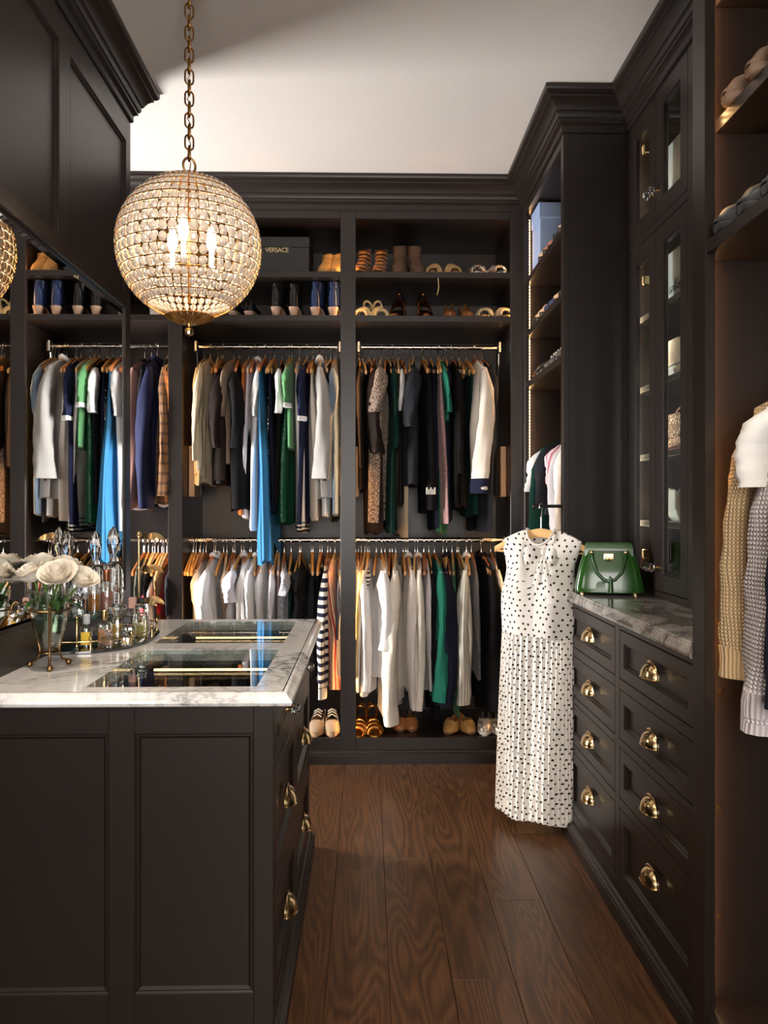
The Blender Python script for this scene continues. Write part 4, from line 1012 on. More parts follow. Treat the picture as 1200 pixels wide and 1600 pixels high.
for dx, L in ((-.03, .13), (.03, .20)):
    strip([((bx_ + dx * t_, by_ - .010 - .010 * t_ - .004 * math.sin(t_ * 5), bz_ - L * t_), (.008 + .012 * t_, 0, .002)) for t_ in [i / 6 for i in range(7)]], .02, DOT, 'bow_tail')
link('bow_knot', MB().ball((bx_, by_ - .010, bz_), .014, 10, 8, 1.2).mesh('bow_knot', 60), DOT, dr)
m = MB()
m.tube([(.060 * math.cos(q), -.002 + .030 * math.sin(q) * (-1), dtop(.060 * math.cos(q) * .99, math.sin(q) > 0) + .002) for q in [2 * PI * i / 24 for i in range(24)]], .005, 6, closed=True)
link('neckband', m.mesh('neckband', 60), DOT, dr)
# ------------------------------------------------------------------ crystal globe pendant
CHX, CHY, CHZ, CHR = -0.548, 2.465, 2.092, 0.219
pd = thing('globe_chandelier', 'crystal globe pendant in a brass wire cage hung over the island', 'chandelier', (CHX, CHY, CHZ))
def P_(mb, name, mat, smooth=50, parent=None): return link(name, mb.mesh(name, smooth), mat, parent or pd)
NLON = 46; lat0, lat1 = R(-55), R(71); NR = 15
lats = [lat0 + (lat1 - lat0) * i / NR for i in range(NR + 1)]
for la in lats:
    r = CHR * math.cos(la)
    P_(MB().tube([(r * math.cos(2 * PI * k / 64), r * math.sin(2 * PI * k / 64), CHR * math.sin(la)) for k in range(64)], .0016, 5, closed=True), 'cage_ring', AGED)
for k in range(NLON):
    an = 2 * PI * k / NLON
    P_(MB().tube([(CHR * .999 * math.cos(la) * math.cos(an), CHR * .999 * math.cos(la) * math.sin(an), CHR * .999 * math.sin(la)) for la in [R(-72) + (R(144)) * i / 20 for i in range(21)]], .0009, 4), 'cage_wire', AGED)
def bead_mesh():
    m = MB(); n = 8; prof = [(.0035, -.0058), (.0072, -.003), (.0086, 0), (.0072, .003), (.0035, .0058)]
    m.loft([[(q * math.cos(2 * PI * (k + .5 * (j % 2)) / n), y, q * math.sin(2 * PI * (k + .5 * (j % 2)) / n)) for k in range(n)] for j, (q, y) in enumerate(prof)])
    me = m.mesh('crystal_bead'); me.materials.append(BEAD); return me, m
bm_, bmb = bead_mesh()
cells = []
camdir = (Vector((0, 0, CAMZ)) - Vector((CHX, CHY, CHZ))).normalized()
for i in range(NR):
    la = (lats[i] + lats[i + 1]) / 2; h = CHR * (lats[i + 1] - lats[i])
    for k in range(NLON):
        an = 2 * PI * (k + .5) / NLON; w = CHR * math.cos(la) * 2 * PI / NLON
        nrm = Vector((math.cos(la) * math.cos(an), math.cos(la) * math.sin(an), math.sin(la)))
        cells.append((nrm.dot(camdir), nrm, an, la, w / .0185, h / .0185))
cells.sort(key=lambda c: -c[0])
rest = MB()
for q, (d, nrm, an, la, sw_, sh_) in enumerate(cells):
    M = Matrix.Translation(nrm * (CHR - .006)) @ Matrix.Rotation(an - PI / 2, 4, 'Z') @ Matrix.Rotation(la, 4, 'X') @ Matrix.Diagonal((sw_ * .97, 1.25, sh_ * .97, 1))
    if q < 300:
        o = link('crystal_bead', bm_, None, pd); o.matrix_local = M
    else:
        rest.add([M @ Vector(p) for p in bmb.v], bmb.f)
o = P_(rest, 'crystal_beads', BEAD, None); o['kind'] = 'stuff'
P_(MB().lathe([(CHR * math.cos(R(71)), CHR * math.sin(R(71))), (.060, .212), (.04, .218), (.012, .222), (.008, .236), (.001, .238)], 32), 'top_cap', AGED)
# bottom cup of brass leaves and ball finial
zb = CHR * math.sin(R(-71)); rb = CHR * math.cos(R(-71))
for k in range(24):
    an = 2 * PI * k / 24; m = MB(); rows = []
    for i in range(6):
        t = i / 5; r = rb * 1.02 - (rb * 1.02 - .022) * t; z = zb - .002 - .022 * t ** .8; w = (.5 * 2 * PI * r / 24) * .96
        c = Vector((r * math.cos(an), r * math.sin(an), z)); tn = Vector((-math.sin(an), math.cos(an), 0)); up = Vector((math.cos(an), math.sin(an), 0)) * .003
        rows.append([c - tn * w, c + up - Vector((0, 0, .003)), c + tn * w, c + tn * w * .5 + Vector((0, 0, .002)), c - tn * w * .5 + Vector((0, 0, .002))])
    P_(m.loft(rows), 'cup_leaf', AGED)
P_(MB().lathe([(.024, zb - .023), (.020, zb - .028), (.006, zb - .031), (.006, zb - .035), (.012, zb - .040), (.0145, zb - .049), (.012, zb - .059), (.001, zb - .063)], 18), 'finial', BRASS)
for k in range(3):
    an = 2 * PI * k / 3 + .5; b_ = MB().lathe([(.007, -.05), (.007, .0), (.013, .012), (.017, .03), (.013, .055), (.004, .075), (.001, .078)], 12, (.07 * math.cos(an), .07 * math.sin(an), .0))
    P_(b_, 'bulb', glow('chandelier_bulb', (255, 228, 198), 34.0))
    P_(MB().tube([(0, 0, -.06), (.05 * math.cos(an), .05 * math.sin(an), -.07), (.07 * math.cos(an), .07 * math.sin(an), -.045)], .004, 6), 'lamp_arm', AGED)
P_(MB().tube([(0, 0, -.17), (0, 0, .21)], .005, 8), 'centre_rod', AGED)
# loop and chain
def link_mesh(L, W, r):
    pts = []
    for k in range(20):
        a = 2 * PI * k / 20; c, s = math.cos(a), math.sin(a)
        pts.append((W / 2 * c, 0, (L - W) / 2 * (1 if s > 0 else -1) * min(1, abs(s) * 3) + W / 2 * s))
    return MB().tube(pts, r, 6, closed=True).mesh('chain_link', 60)
lm = link_mesh(.046, .026, .0030); lm.materials.append(AGED)
o = P_(MB().tube([(.019 * math.cos(2 * PI * k / 24), 0, .252 + .024 * math.sin(2 * PI * k / 24)) for k in range(24)], .0038, 8, closed=True), 'hanging_loop', AGED); o.rotation_euler = (0, 0, .5)
z = .290; k = 0
while CHZ + z < ZC - .05:
    o = link('chain_link', lm, None, pd); o.location = (0, 0, z); o.rotation_euler = (0, 0, .4 + (PI / 2 if k % 2 == 0 else 0)); z += .0335; k += 1
P_(MB().tube([(.006 * math.sin(i * 2.1), .006 * math.cos(i * 2.1), .24 + (ZC - CHZ - .27) * i / 30) for i in range(31)], .0016, 6), 'lamp_cord', AGED)
P_(MB().lathe([(.006, ZC - CHZ - .05), (.02, ZC - CHZ - .035), (.06, ZC - CHZ - .02), (.065, ZC - CHZ - .0005)], 24), 'ceiling_canopy', AGED)
# ------------------------------------------------------------------ shoes
# local frame: toe towards -y, heel towards +y, z = 0 on the ground
def lerp_tab(tab, t):
    for (a, va), (b, vb) in zip(tab, tab[1:]):
        if t <= b:
            k = 0 if b == a else (t - a) / (b - a); k = k * k * (3 - 2 * k)
            return va + (vb - va) * k
    return tab[-1][1]
def shoe(name, label, cat, loc, rz, kind, mat, sole=None, lining=None, L=.235, W=.082, heel=.0, group=None, extra=None, shaft=.12, toe=1.0):
    t = thing(name, label, cat, loc, rz, group)
    sole = sole or simple('dark_sole', (40, 30, 24), .5); lining = lining or simple('shoe_lining', (90, 66, 48), .8)
    wt = [(0, .30 * toe), (.06, .55 * toe + .1), (.25, 1.0), (.55, .74), (.8, .70), (.95, .58), (1, .34)]
    def foot(s): return heel * sm(.30, .78, s)                      # height of the foot bed
    st = [0, .03, .08, .16, .26, .38, .5, .62, .74, .85, .94, 1.0]
    Y = lambda s: -L / 2 + L * s
    m = MB(); rr = []
    for s in st:
        w = lerp_tab(wt, s) * W / 2 * 1.04; z0 = foot(s); th = .008 if heel > .02 else .014
        if kind in ('sneaker', 'slipon'): th = .026
        rr.append([(w * sg(math.cos(a), .8), Y(s), z0 + th * (.5 + .5 * sg(math.sin(a), .5))) for a in [2 * PI * i / 14 for i in range(14)]])
    so = link('sole', m.loft(rr).mesh('sole', 50), sole, t)
    th = .026 if kind in ('sneaker', 'slipon') else (.008 if heel > .02 else .014)
    if heel > .02:
        m = MB(); hw = .022 if kind != 'stiletto' else .008
        m.loft([[(hw * k * sg(math.cos(a), .7), Y(.93) + .022 * k * sg(math.sin(a), .7) * (1 if kind != 'stiletto' else .4), z) for a in [2 * PI * i / 12 for i in range(12)]] for k, z in ((.8, 0), (.85, heel * .3), (1.1, heel * .8), (1.25, heel + .004))])
        link('heel', m.mesh('heel', 50), sole, t)
    if kind in ('pump', 'stiletto', 'bootie', 'sneaker', 'slipon', 'loafer', 'mule'):
        top = {'pump': [(0, .018), (.10, .032), (.24, .042), (.32, .036), (.5, .024), (.75, .032), (.9, .055), (1, .055)],
               'bootie': [(0, .020), (.10, .038), (.3, .066), (.45, .095), (.55, .115), (1, .115)],
               'sneaker': [(0, .022), (.10, .046), (.3, .070), (.45, .095), (.6, .085), (.8, .070), (.92, .085), (1, .085)],
               'slipon': [(0, .024), (.10, .050), (.3, .072), (.42, .082), (.6, .062), (.85, .062), (1, .068)],
               'loafer': [(0, .022), (.10, .040), (.3, .060), (.42, .070), (.6, .050), (.85, .052), (1, .060)],
               'mule': [(0, .020), (.10, .036), (.3, .064), (.45, .090), (.55, .100), (1, .110)]}
        tab = top['pump' if kind == 'stiletto' else kind]
        m = MB(); rr = []; inner = []
        for s in st:
            w = lerp_tab(wt, s) * W / 2; z0 = foot(s) + th * .8; h = lerp_tab(tab, s) - th * .5
            open_ = sm(.26, .42, s) if kind not in ('bootie', 'mule') else 0
            ring = []
            for i in range(15):
                a = PI * i / 14; c, sn = math.cos(a), math.sin(a)
                z = z0 + h * min(1, sg(sn, .75) * (1 + .25 * open_))
                ww = w * (sg(c, .7) if not open_ else (sg(c, .7) * (1 - open_) + open_ * (math.copysign(1, c) if abs(c) > .05 else 0) * max(abs(c), .78)))
                if open_ and abs(c) < .72: z = z0 + h - (h - .004) * open_ * sm(.78, .60, abs(c)) if False else z0 + h * (1 - .85 * open_ * (1 - sm(.45, .75, abs(c))))
                ring.append((ww, Y(s), z))
            rr.append(ring)
        link('upper', m.loft(rr, False, True, True).mesh('upper', 60), mat, t)
        if kind in ('bootie', 'mule'):
            m = MB(); rr = []; z0 = foot(.8) + .02; z1 = z0 + shaft
            for i in range(7):
                k = i / 6; z = z0 + (z1 - z0) * k; cyy = Y(.74 - .03 * k); ry = L * (.27 - .07 * k) if kind == 'bootie' else L * (.26 - .04 * k); rx = W * (.42 + .02 * k)
                rr.append([(rx * math.cos(a), cyy + ry * math.sin(a), z + (.012 * math.sin(a) if i == 6 else 0)) for a in [2 * PI * q / 16 for q in range(16)]])
            m.loft(rr, True, True, False)
            inn = [[(x * .92, cyy + (y - cyy) * .92, z - d) for x, y, z in rr[-1]] for d in (0, .05)]
            sh = link('shaft', m.mesh('shaft', 60), mat, t)
            link('lining', MB().loft([rr[-1]] + inn, True, False, True).mesh('lining', 60), lining, sh)
        if kind in ('sneaker',):
            for i in range(4):
                s = .34 + .05 * i; w = W * .26
                link('lace', MB().tube([(-w, Y(s), foot(s) + lerp_tab(tab, s) + .010), (0, Y(s) - .004, foot(s) + lerp_tab(tab, s) + .024), (w, Y(s), foot(s) + lerp_tab(tab, s) + .010)], .003, 6).mesh('lace', 60), simple('pale_lace', (226, 214, 196), .8), t)
    def strap(s0, h0, s1, h1, r=.0055, flat=.35, bow=1.0, mt=None, nm='strap'):
        w0 = lerp_tab(wt, s0) * W / 2; pts = []
        for i in range(13):
            a = PI * i / 12; s = s0 + (s1 - s0) * math.sin(a)
            pts.append((w0 * 1.02 * sg(math.cos(a), .8), Y(s), foot(s) + th + h0 + (h1 - h0) * math.sin(a) * bow))
        link(nm, MB().tube(pts, r, 6, flat=1.0).mesh(nm, 60), mt or mat, t)
    if kind == 'sandal':
        strap(.14, 0, .16, .034, .010); strap(.26, 0, .30, .046, .010); strap(.46, 0, .38, .058, .006)
        strap(.86, .0, .60, .085, .006); strap(.99, .045, .985, .06, .006, nm='heel_strap')
    if kind == 'rope':
        for i in range(6): strap(.12 + .05 * i, 0, .14 + .05 * i, .030 + .006 * i, .0055)
        for i in range(4): strap(.5 + .1 * i, 0, .44 + .1 * i, .058 - .004 * i, .004)
        strap(.98, .02, .60, .060, .004, nm='ankle_cord')
    if kind == 'woven':
        for i in range(5):
            strap(.12 + .06 * i, 0, .15 + .06 * i, .034 + .004 * i, .008); 
        strap(.92, .0, .62, .055, .007)
    if kind == 'janes':
        strap(.62, .02, .56, .070, .007); strap(.42, .015, .40, .062, .007)
        strap(.985, .05, .6, .095, .006)
        link('toe_cap', MB().loft([[(lerp_tab(wt, s) * W / 2 * sg(math.cos(PI * i / 10), .7), Y(s), foot(s) + th * .7 + lerp_tab([(0, .01), (.1, .03), (.26, .04)], s) * sg(math.sin(PI * i / 10), .75)) for i in range(11)] for s in (0, .03, .08, .16, .26)], False, True, True).mesh('toe_cap', 60), mat, t)
        link('heel_counter', MB().loft([[(lerp_tab(wt, s) * W / 2 * math.cos(PI * i / 10), Y(s), foot(s) + th + .055 * (1 - .5 * sg(math.sin(PI * i / 10), .5) * (1 if s < .98 else 0))) for i in range(11)] for s in (.80, .88, .95, 1.0)], False, False, False).mesh('heel_counter', 60), mat, t)
    if extra: extra(t, Y, foot)
    return t
def pair(name, label, cat, xs, z, Y, rzs, kind, mat, **k):
    """left and right shoe given by photograph columns on a shelf of the back wardrobes"""
    out = []
    for side, x, rz in zip(('left', 'right'), xs, rzs):
        p = at(x, 500, Y); out.append(shoe(name, '%s one of the %s' % (side, label), cat, (p.x, Y, z + .0005), R(rz), kind, mat, group=label, **k))
    return out
S1, S2, FB = SH[1], SH[0], .125
leather_navy = simple('navy_leather', (36, 50, 84), .25, coat=.4); leather_black = simple('black_leather', (20, 19, 20), .28, coat=.3)
gold = metal('gold_leather', (206, 160, 92), .3); bronze = metal('bronze_leather', (142, 96, 62), .28); tanl = simple('tan_leather', (166, 108, 64), .42); suede = simple('taupe_suede', (104, 82, 68), .95, spec=.1)
tanbright = simple('camel_suede', (188, 142, 84), .85, spec=.2); silver = metal('silver_toe', (206, 200, 192), .22); paleheel = simple('pale_wood_heel', (196, 158, 130), .5)
tiger = fab((176, 112, 52), 'tiger', (52, 30, 16), .075); creamstrap = simple('cream_leather', (222, 196, 148), .5); rope = simple('gold_rope', (196, 160, 108), .7)
studd = fab((150, 96, 60), 'sequin', (236, 230, 220), .007, .45, co='Object'); woven = simple('woven_gold', (206, 184, 150), .45)
pair('slingback_boot', 'camel slingback boots with silver toes beside the black box', 'shoe', (511, 527), S1, YB + .15, (-8, -6), 'mule', tanbright, sole=silver, heel=.05, shaft=.07)
pair('tiger_bootie', 'tiger striped booties at the left of the right top shelf', 'shoe', (566, 594), S1, YB + .15, (-14, -8), 'bootie', tiger, heel=.05, shaft=.10, W=.075)
pair('suede_mule', 'taupe suede open-toe booties on the right top shelf', 'shoe', (624, 650), S1, YB + .15, (-6, 6), 'bootie', suede, heel=.05, shaft=.12, W=.085, sole=simple('grey_sole', (120, 104, 92), .6))
def lace_ends(t, Y, foot):
    link('lace_end', MB().tube([(.01, Y(.2), .04), (.03, Y(0) - .01, .03), (.032, Y(0) - .02, -.01), (.036, Y(0) - .02, -.08), (.028, Y(0) - .02, -.115)], .0024, 6).mesh('lace_end', 60), rope, t)
r_ = pair('rope_sandal', 'gold rope lace-up sandals with a cord hanging off the shelf', 'shoe', (680, 703), S1, YB + .155, (-12, 12), 'rope', rope, sole=tanl)
lace_ends(r_[0], lambda s: -.235 / 2 + .235 * s, None)
pair('studded_sandal', 'jewel studded sandals at the right end of the top shelf', 'shoe', (747, 772), S1, YB + .15, (-10, 12), 'woven', studd, sole=silver)
pair('loafer', 'dark loafers with pink heels beside the globe pendant', 'shoe', (373, 396), S2, YB + .16, (172, 176), 'loafer', leather_black, sole=simple('pink_heel', (206, 170, 150), .5), heel=.022)
pair('black_bootie', 'black leather ankle boots on the middle lower shoe shelf', 'shoe', (439, 463), S2, YB + .16, (172, 178), 'bootie', leather_black, sole=paleheel, heel=.045, shaft=.10)
pair('navy_bootie', 'shiny navy leather ankle boots beside the stile', 'shoe', (500, 524), S2, YB + .16, (170, 176), 'bootie', leather_navy, sole=paleheel, heel=.045, shaft=.11)
pair('strappy_sandal', 'cream strappy sandals at the left of the right lower shelf', 'shoe', (571, 592), S2, YB + .15, (-16, 8), 'sandal', creamstrap, heel=.03, sole=leather_navy)
pair('buckle_heel', 'bronze buckled mary janes on the right lower shelf', 'shoe', (622, 663), S2, YB + .15, (-12, 4), 'janes', bronze, heel=.07, sole=bronze)
pair('pointed_pump', 'tan pointed pumps on the right lower shelf', 'shoe', (702, 728), S2, YB + .15, (-4, 4), 'stiletto', tanl, heel=.07, toe=.45, W=.072)
pair('woven_sandal', 'woven gold sandals at the right end of the lower shelf', 'shoe', (758, 783), S2, YB + .15, (-10, 8), 'woven', woven, sole=gold)
pair('tan_sneaker', 'tan sneakers under the striped sweater', 'shoe', (498, 519), FB, YB + .14, (-6, 2), 'sneaker', simple('tan_mesh', (176, 150, 120), .8), sole=simple('gum_sole', (190, 150, 110), .6), L=.25)
pair('gold_sandal', 'gold metallic sandals on the wardrobe floor beside the stile', 'shoe', (562, 583), FB, YB + .13, (-6, 6), 'sandal', gold, heel=.05, sole=gold)
pair('brown_loafer', 'brown loafers in the middle of the right wardrobe floor', 'shoe', (626, 640), FB, YB + .22, (-4, 4), 'loafer', tanl, sole=simple('brown_sole', (96, 64, 42), .5))
pair('ochre_flat', 'ochre suede flats below the black hoodie', 'shoe', (708, 726), FB, YB + .16, (-20, 12), 'loafer', tanbright, sole=simple('brown_sole', (96, 64, 42), .5))
pair('perforated_slipon', 'white perforated slip-ons in the floor corner by the dress', 'shoe', (758, 776), FB, YB + .14, (-10, 0), 'slipon', fab((232, 222, 206), 'sequin', (150, 136, 118), .012, .8, co='Object'), sole=simple('white_sole', (230, 222, 210), .6))

# --- corner unit shelves: shoes along y, toes towards -x
def side_shoe(name, label, cat, X, Y, z, kind, mat, rz=-90, **k):
    return shoe(name, label, cat, (X, Y, z + .0005), R(rz), kind, mat, **k)
c1, c2, c3 = 2.44, 2.175, 1.916
pk = simple('rose_print', (176, 112, 92), .6); nude = simple('nude_leather', (214, 178, 138), .45); navysuede = simple('navy_suede', (52, 62, 104), .9)
for i, (yy, mt, kind, lb) in enumerate(((3.72, nude, 'slipon', 'nude flat nearest the blue box on the top corner shelf'), (3.62, pk, 'sneaker', 'rose printed shoe second on the top corner shelf'),
                                         (3.52, pk, 'loafer', 'rose printed loafer third on the top corner shelf'), (3.42, leather_black, 'loafer', 'black loafer on the top corner shelf'), (3.33, nude, 'sneaker', 'nude sneaker near the stile on the top corner shelf'))):
    side_shoe('shoe', lb, 'shoe', XT + .13, yy, c1, kind, mt)
for yy, mt, kind, lb in ((3.88, leather_black, 'loafer', 'black shiny loafer at the back of the middle corner shelf'), (3.79, nude, 'slipon', 'nude slip-on on the middle corner shelf'), (3.69, nude, 'slipon', 'nude slip-on left of the navy pair on the corner shelf'),
                         (3.59, navysuede, 'loafer', 'navy suede loafer on the middle corner shelf'), (3.50, navysuede, 'loafer', 'navy suede loafer nearer the stile'), (3.41, nude, 'loafer', 'nude loafer right of the navy suede pair'), (3.32, leather_black, 'bootie', 'black boot beside the stile on the corner shelf')):
    side_shoe('shoe', lb, 'shoe', XT + .13, yy, c2, kind, mt)
grysn = simple('pewter_leather', (92, 86, 82), .45)
for yy, mt, kind, lb in ((3.88, bronze, 'loafer', 'bronze loafer at the back of the lowest corner shelf'), (3.79, leather_black, 'sneaker', 'black laced shoe on the lowest corner shelf'), (3.70, leather_black, 'sneaker', 'second black laced shoe on the lowest corner shelf'),
                         (3.60, grysn, 'loafer', 'pewter loafer on the lowest corner shelf'), (3.50, grysn, 'loafer', 'second pewter loafer on the lowest corner shelf'), (3.40, grysn, 'sneaker', 'pewter sneaker beside the stile on the corner shelf')):
    side_shoe('shoe', lb, 'shoe', XT + .13, yy, c3, kind, mt)
# pale blue keepsake box behind the shoes on the top corner shelf
bx = thing('storage_box', 'pale blue storage box behind the shoes on the top corner shelf', 'box', (XT + .27, 3.885, c1))
bl = simple('pale_blue_card', (150, 172, 210), .6)
link('box_body', MB().box(-.235, .27, -.085, .085, .0005, .25, .003).mesh('box_body'), bl, bx)
link('box_lid', MB().box(-.24, .275, -.09, .09, .235, .31, .003).mesh('box_lid'), bl, bx)

# --- near right wardrobe shoes
beige = simple('beige_suede', (150, 124, 104), .9, spec=.2); greyl = simple('slate_leather', (44, 46, 50), .42)
for i, (yy, mt) in enumerate(((1.815, beige), (1.700, beige), (1.600, simple('cream_suede', (196, 176, 152), .9, spec=.2)))):
    side_shoe('slip_on_shoe', ('beige suede slip-on nearest the shelf bracket at top right', 'beige suede slip-on in the middle of the top right row', 'cream suede slip-on at the top right picture edge')[i], 'shoe', XT + .155, yy, 2.22, 'slipon', mt, L=.25, W=.094, sole=beige, group='slip-on shoes on the near upper shelf')
for i, yy in enumerate((1.79, 1.675, 1.57)):
    side_shoe('slate_shoe', ('slate leather shoe nearest the stile on the right shelf', 'slate leather shoe in the middle of the right shelf', 'slate leather shoe at the right picture edge')[i], 'shoe', XT + .125, yy, 1.916, 'slipon', greyl, L=.25, W=.094, sole=greyl, group='slate shoes on the near lower shelf')

# ------------------------------------------------------------------ boxes and bags on shelves
def text_mesh(s, size, ext, shear=0.0, space=1.0):
    c = bpy.data.curves.new('lettering', 'FONT'); c.body = s; c.size = size; c.extrude = ext; c.shear = shear; c.align_x = 'CENTER'; c.align_y = 'CENTER'; c.space_character = space
    o = bpy.data.objects.new('lettering', c); COL.objects.link(o); bpy.context.view_layer.update()
    me = bpy.data.meshes.new_from_object(o.evaluated_get(bpy.context.evaluated_depsgraph_get()))
    bpy.data.objects.remove(o); bpy.data.curves.remove(c); return me
p0 = at(330, 420, YB + .10); p1 = at(483, 420, YB + .10); cx = (p0.x + p1.x) / 2; w = p1.x - p0.x
vb = thing('shoe_box', 'large black gift box with gold capital lettering on the top shelf', 'box', (cx, YB + .10, S1), R(0))
bmat = simple('black_card', (30, 27, 26), .55)
link('box_body', MB().box(-w / 2, w / 2, 0, .30, .0005, .150, .002).mesh('box_body'), bmat, vb)
link('box_lid', MB().box(-w / 2 - .002, w / 2 + .002, -.002, .302, .150, .205, .002).mesh('box_lid'), bmat, vb)
me = text_mesh('VERSACE', .034, .0006, 0, .86); o = link('lettering', me, metal('gold_print', (226, 200, 150), .3), vb)
tx = at(433, 391, YB + .098); o.location = (tx.x - cx, -.0032, tx.z - S1); o.rotation_euler = (R(90), 0, 0)
o['label'] = 'gold lettering on the black box'
pb = thing('paper_box', 'small white card box on the shelf behind the globe pendant', 'box', (at(249, 480, YB + .1).x, YB + .1, S2))
link('box_body', MB().box(-.05, .05, 0, .14, .0005, .07, .002).mesh('box_body'), simple('white_card', (224, 226, 230), .6), pb)
link('box_lid', MB().box(-.052, .052, -.002, .142, .062, .085, .002).mesh('box_lid'), simple('white_card', (224, 226, 230), .6), pb)

wc = simple('pale_grey_card', (206, 208, 216), .55)
def gbox(label, y0, y1, z, h, x0=1.125):
    t = thing('gift_box', label, 'box', (x0, (y0 + y1) / 2, z)); d = (y1 - y0) / 2
    link('box_body', MB().box(.002, .22, -d + .002, d - .002, .0005, h * .75, .002).mesh('box_body'), wc, t)
    link('box_lid', MB().box(0, .222, -d, d, h * .45, h, .003).mesh('box_lid'), wc, t); return t
gbox('plain white box in the upper glazed cupboard', 2.66, 3.07, GSH[4], .31)
cb = gbox('white box with black script lettering in the glazed cupboard', 2.66, 3.07, GSH[3], .205)
# handwritten lettering: a row of joined pen strokes
def stroke(pts, parent, mat, r=.0011):
    o = link('script_stroke', MB().tube([(-.0008, -x, z) for x, z in pts], r, 5).mesh('script_stroke', 60), mat, parent); return o
ink = simple('black_ink', (20, 20, 24), .6)
def arc(cx, cz, rx, rz, a0, a1, n=12, sh=.35): return [(cx + rx * math.cos(R(a0 + (a1 - a0) * i / n)) + sh * rz * math.sin(R(a0 + (a1 - a0) * i / n)), cz + rz * math.sin(R(a0 + (a1 - a0) * i / n))) for i in range(n + 1)]
ox, oz = -.088, .055
stroke(arc(ox - .045, oz + .022, .020, .032, 40, 310), cb, ink, .0015)
stroke(arc(ox, oz + .008, .010, .011, 60, 360) + [(ox + .006, oz - .002), (ox + .014, oz)], cb, ink)
stroke([(ox + .014, oz), (ox + .022, oz + .020), (ox + .027, oz + .016), (ox + .033, oz + .018), (ox + .028, oz - .002), (ox + .036, oz)], cb, ink)
stroke([(ox + .036, oz), (ox + .052, oz + .042), (ox + .042, oz + .004), (ox + .054, oz)], cb, ink); stroke([(ox + .034, oz + .026), (ox + .062, oz + .028)], cb, ink)
stroke([(ox + .054, oz), (ox + .063, oz + .020), (ox + .058, oz + .002), (ox + .068, oz)], cb, ink)
stroke(arc(ox + .078, oz + .008, .008, .010, -20, 300) + [(ox + .090, oz)], cb, ink); stroke([(ox + .090, oz), (ox + .099, oz + .020), (ox + .104, oz + .016), (ox + .110, oz + .018)], cb, ink)
# soft bags behind glass
def soft_bag(name, label, cat, loc, rz, w, h, d, mat, trim=None, handle=True, puff=.9, tilt=0):
    t = thing(name, label, cat, loc, rz); t.rotation_euler = (0, tilt, rz); rr = []; r = random.Random(label)
    ph = r.uniform(0, 6)
    for i in range(9):
        s = i / 8; k = math.sin(PI * (.12 + .80 * s)) ** .6 if puff else 1
        rr.append([(w / 2 * k * (1 - .12 * s) * sg(math.cos(a), .55) + .006 * math.sin(3 * a + ph + 4 * s), d / 2 * k * (1 - .55 * s) * sg(math.sin(a), .7) + .006 * math.sin(4 * a + 5 * s), h * s + .0005) for a in [2 * PI * q / 24 for q in range(24)]])
    link('bag_body', MB().loft(rr).mesh('bag_body', 60), mat, t)
    if handle: link('handle', MB().tube([(w * .28 * math.cos(PI * i / 14), 0, h * .94 + h * .28 * math.sin(PI * i / 14)) for i in range(15)], .006, 8).mesh('handle', 60), trim or mat, t)
    link('flap', MB().loft([[(w * .36 * math.cos(a) * k, -d / 2 * .72 - .006 * (1 - abs(z / h - .6)), z + .02 * math.sin(a) * h) for a in [PI * q / 10 for q in range(11)]] for k, z in ((.5, h * .35), (.9, h * .5), (1, h * .8), (.8, h * .95))], False, False, False).mesh('flap', 60), trim or mat, t)
    return t
soft_bag('crushed_bag', 'white crinkled bag with silver trim inside the glazed cupboard', 'bag', (1.18, 2.92, GSH[2]), R(-90), .34, .155, .15, simple('white_patent', (222, 222, 222), .25), metal('silver_trim', (215, 215, 215), .2), False)
soft_bag('rhinestone_bag', 'brown rhinestone round bag inside the glazed cupboard', 'bag', (1.18, 2.95, GSH[1]), R(-90), .36, .145, .15, fab((104, 52, 36), 'sequin', (240, 232, 220), .007, .93, co='Object'), fab((92, 46, 32), 'sequin', (240, 232, 220), .007, .88, co='Object'), True)
soft_bag('dust_pouch', 'cream pouch at the back of the lower cupboard shelf', 'pouch', (1.17, 3.085, GSH[0]), R(-90), .13, .125, .12, simple('cream_cotton', (222, 200, 164), .9), None, False)
soft_bag('dust_pouch', 'white pouch in the middle of the lower cupboard shelf', 'pouch', (1.18, 2.955, GSH[0]), R(-90), .14, .12, .12, simple('white_cotton', (226, 222, 214), .9), None, False)
soft_bag('grey_handbag', 'pale grey handbag on the lower cupboard shelf', 'bag', (1.18, 2.80, GSH[0]), R(-90), .19, .13, .13, simple('pale_grey_leather', (190, 184, 172), .45), None, True)
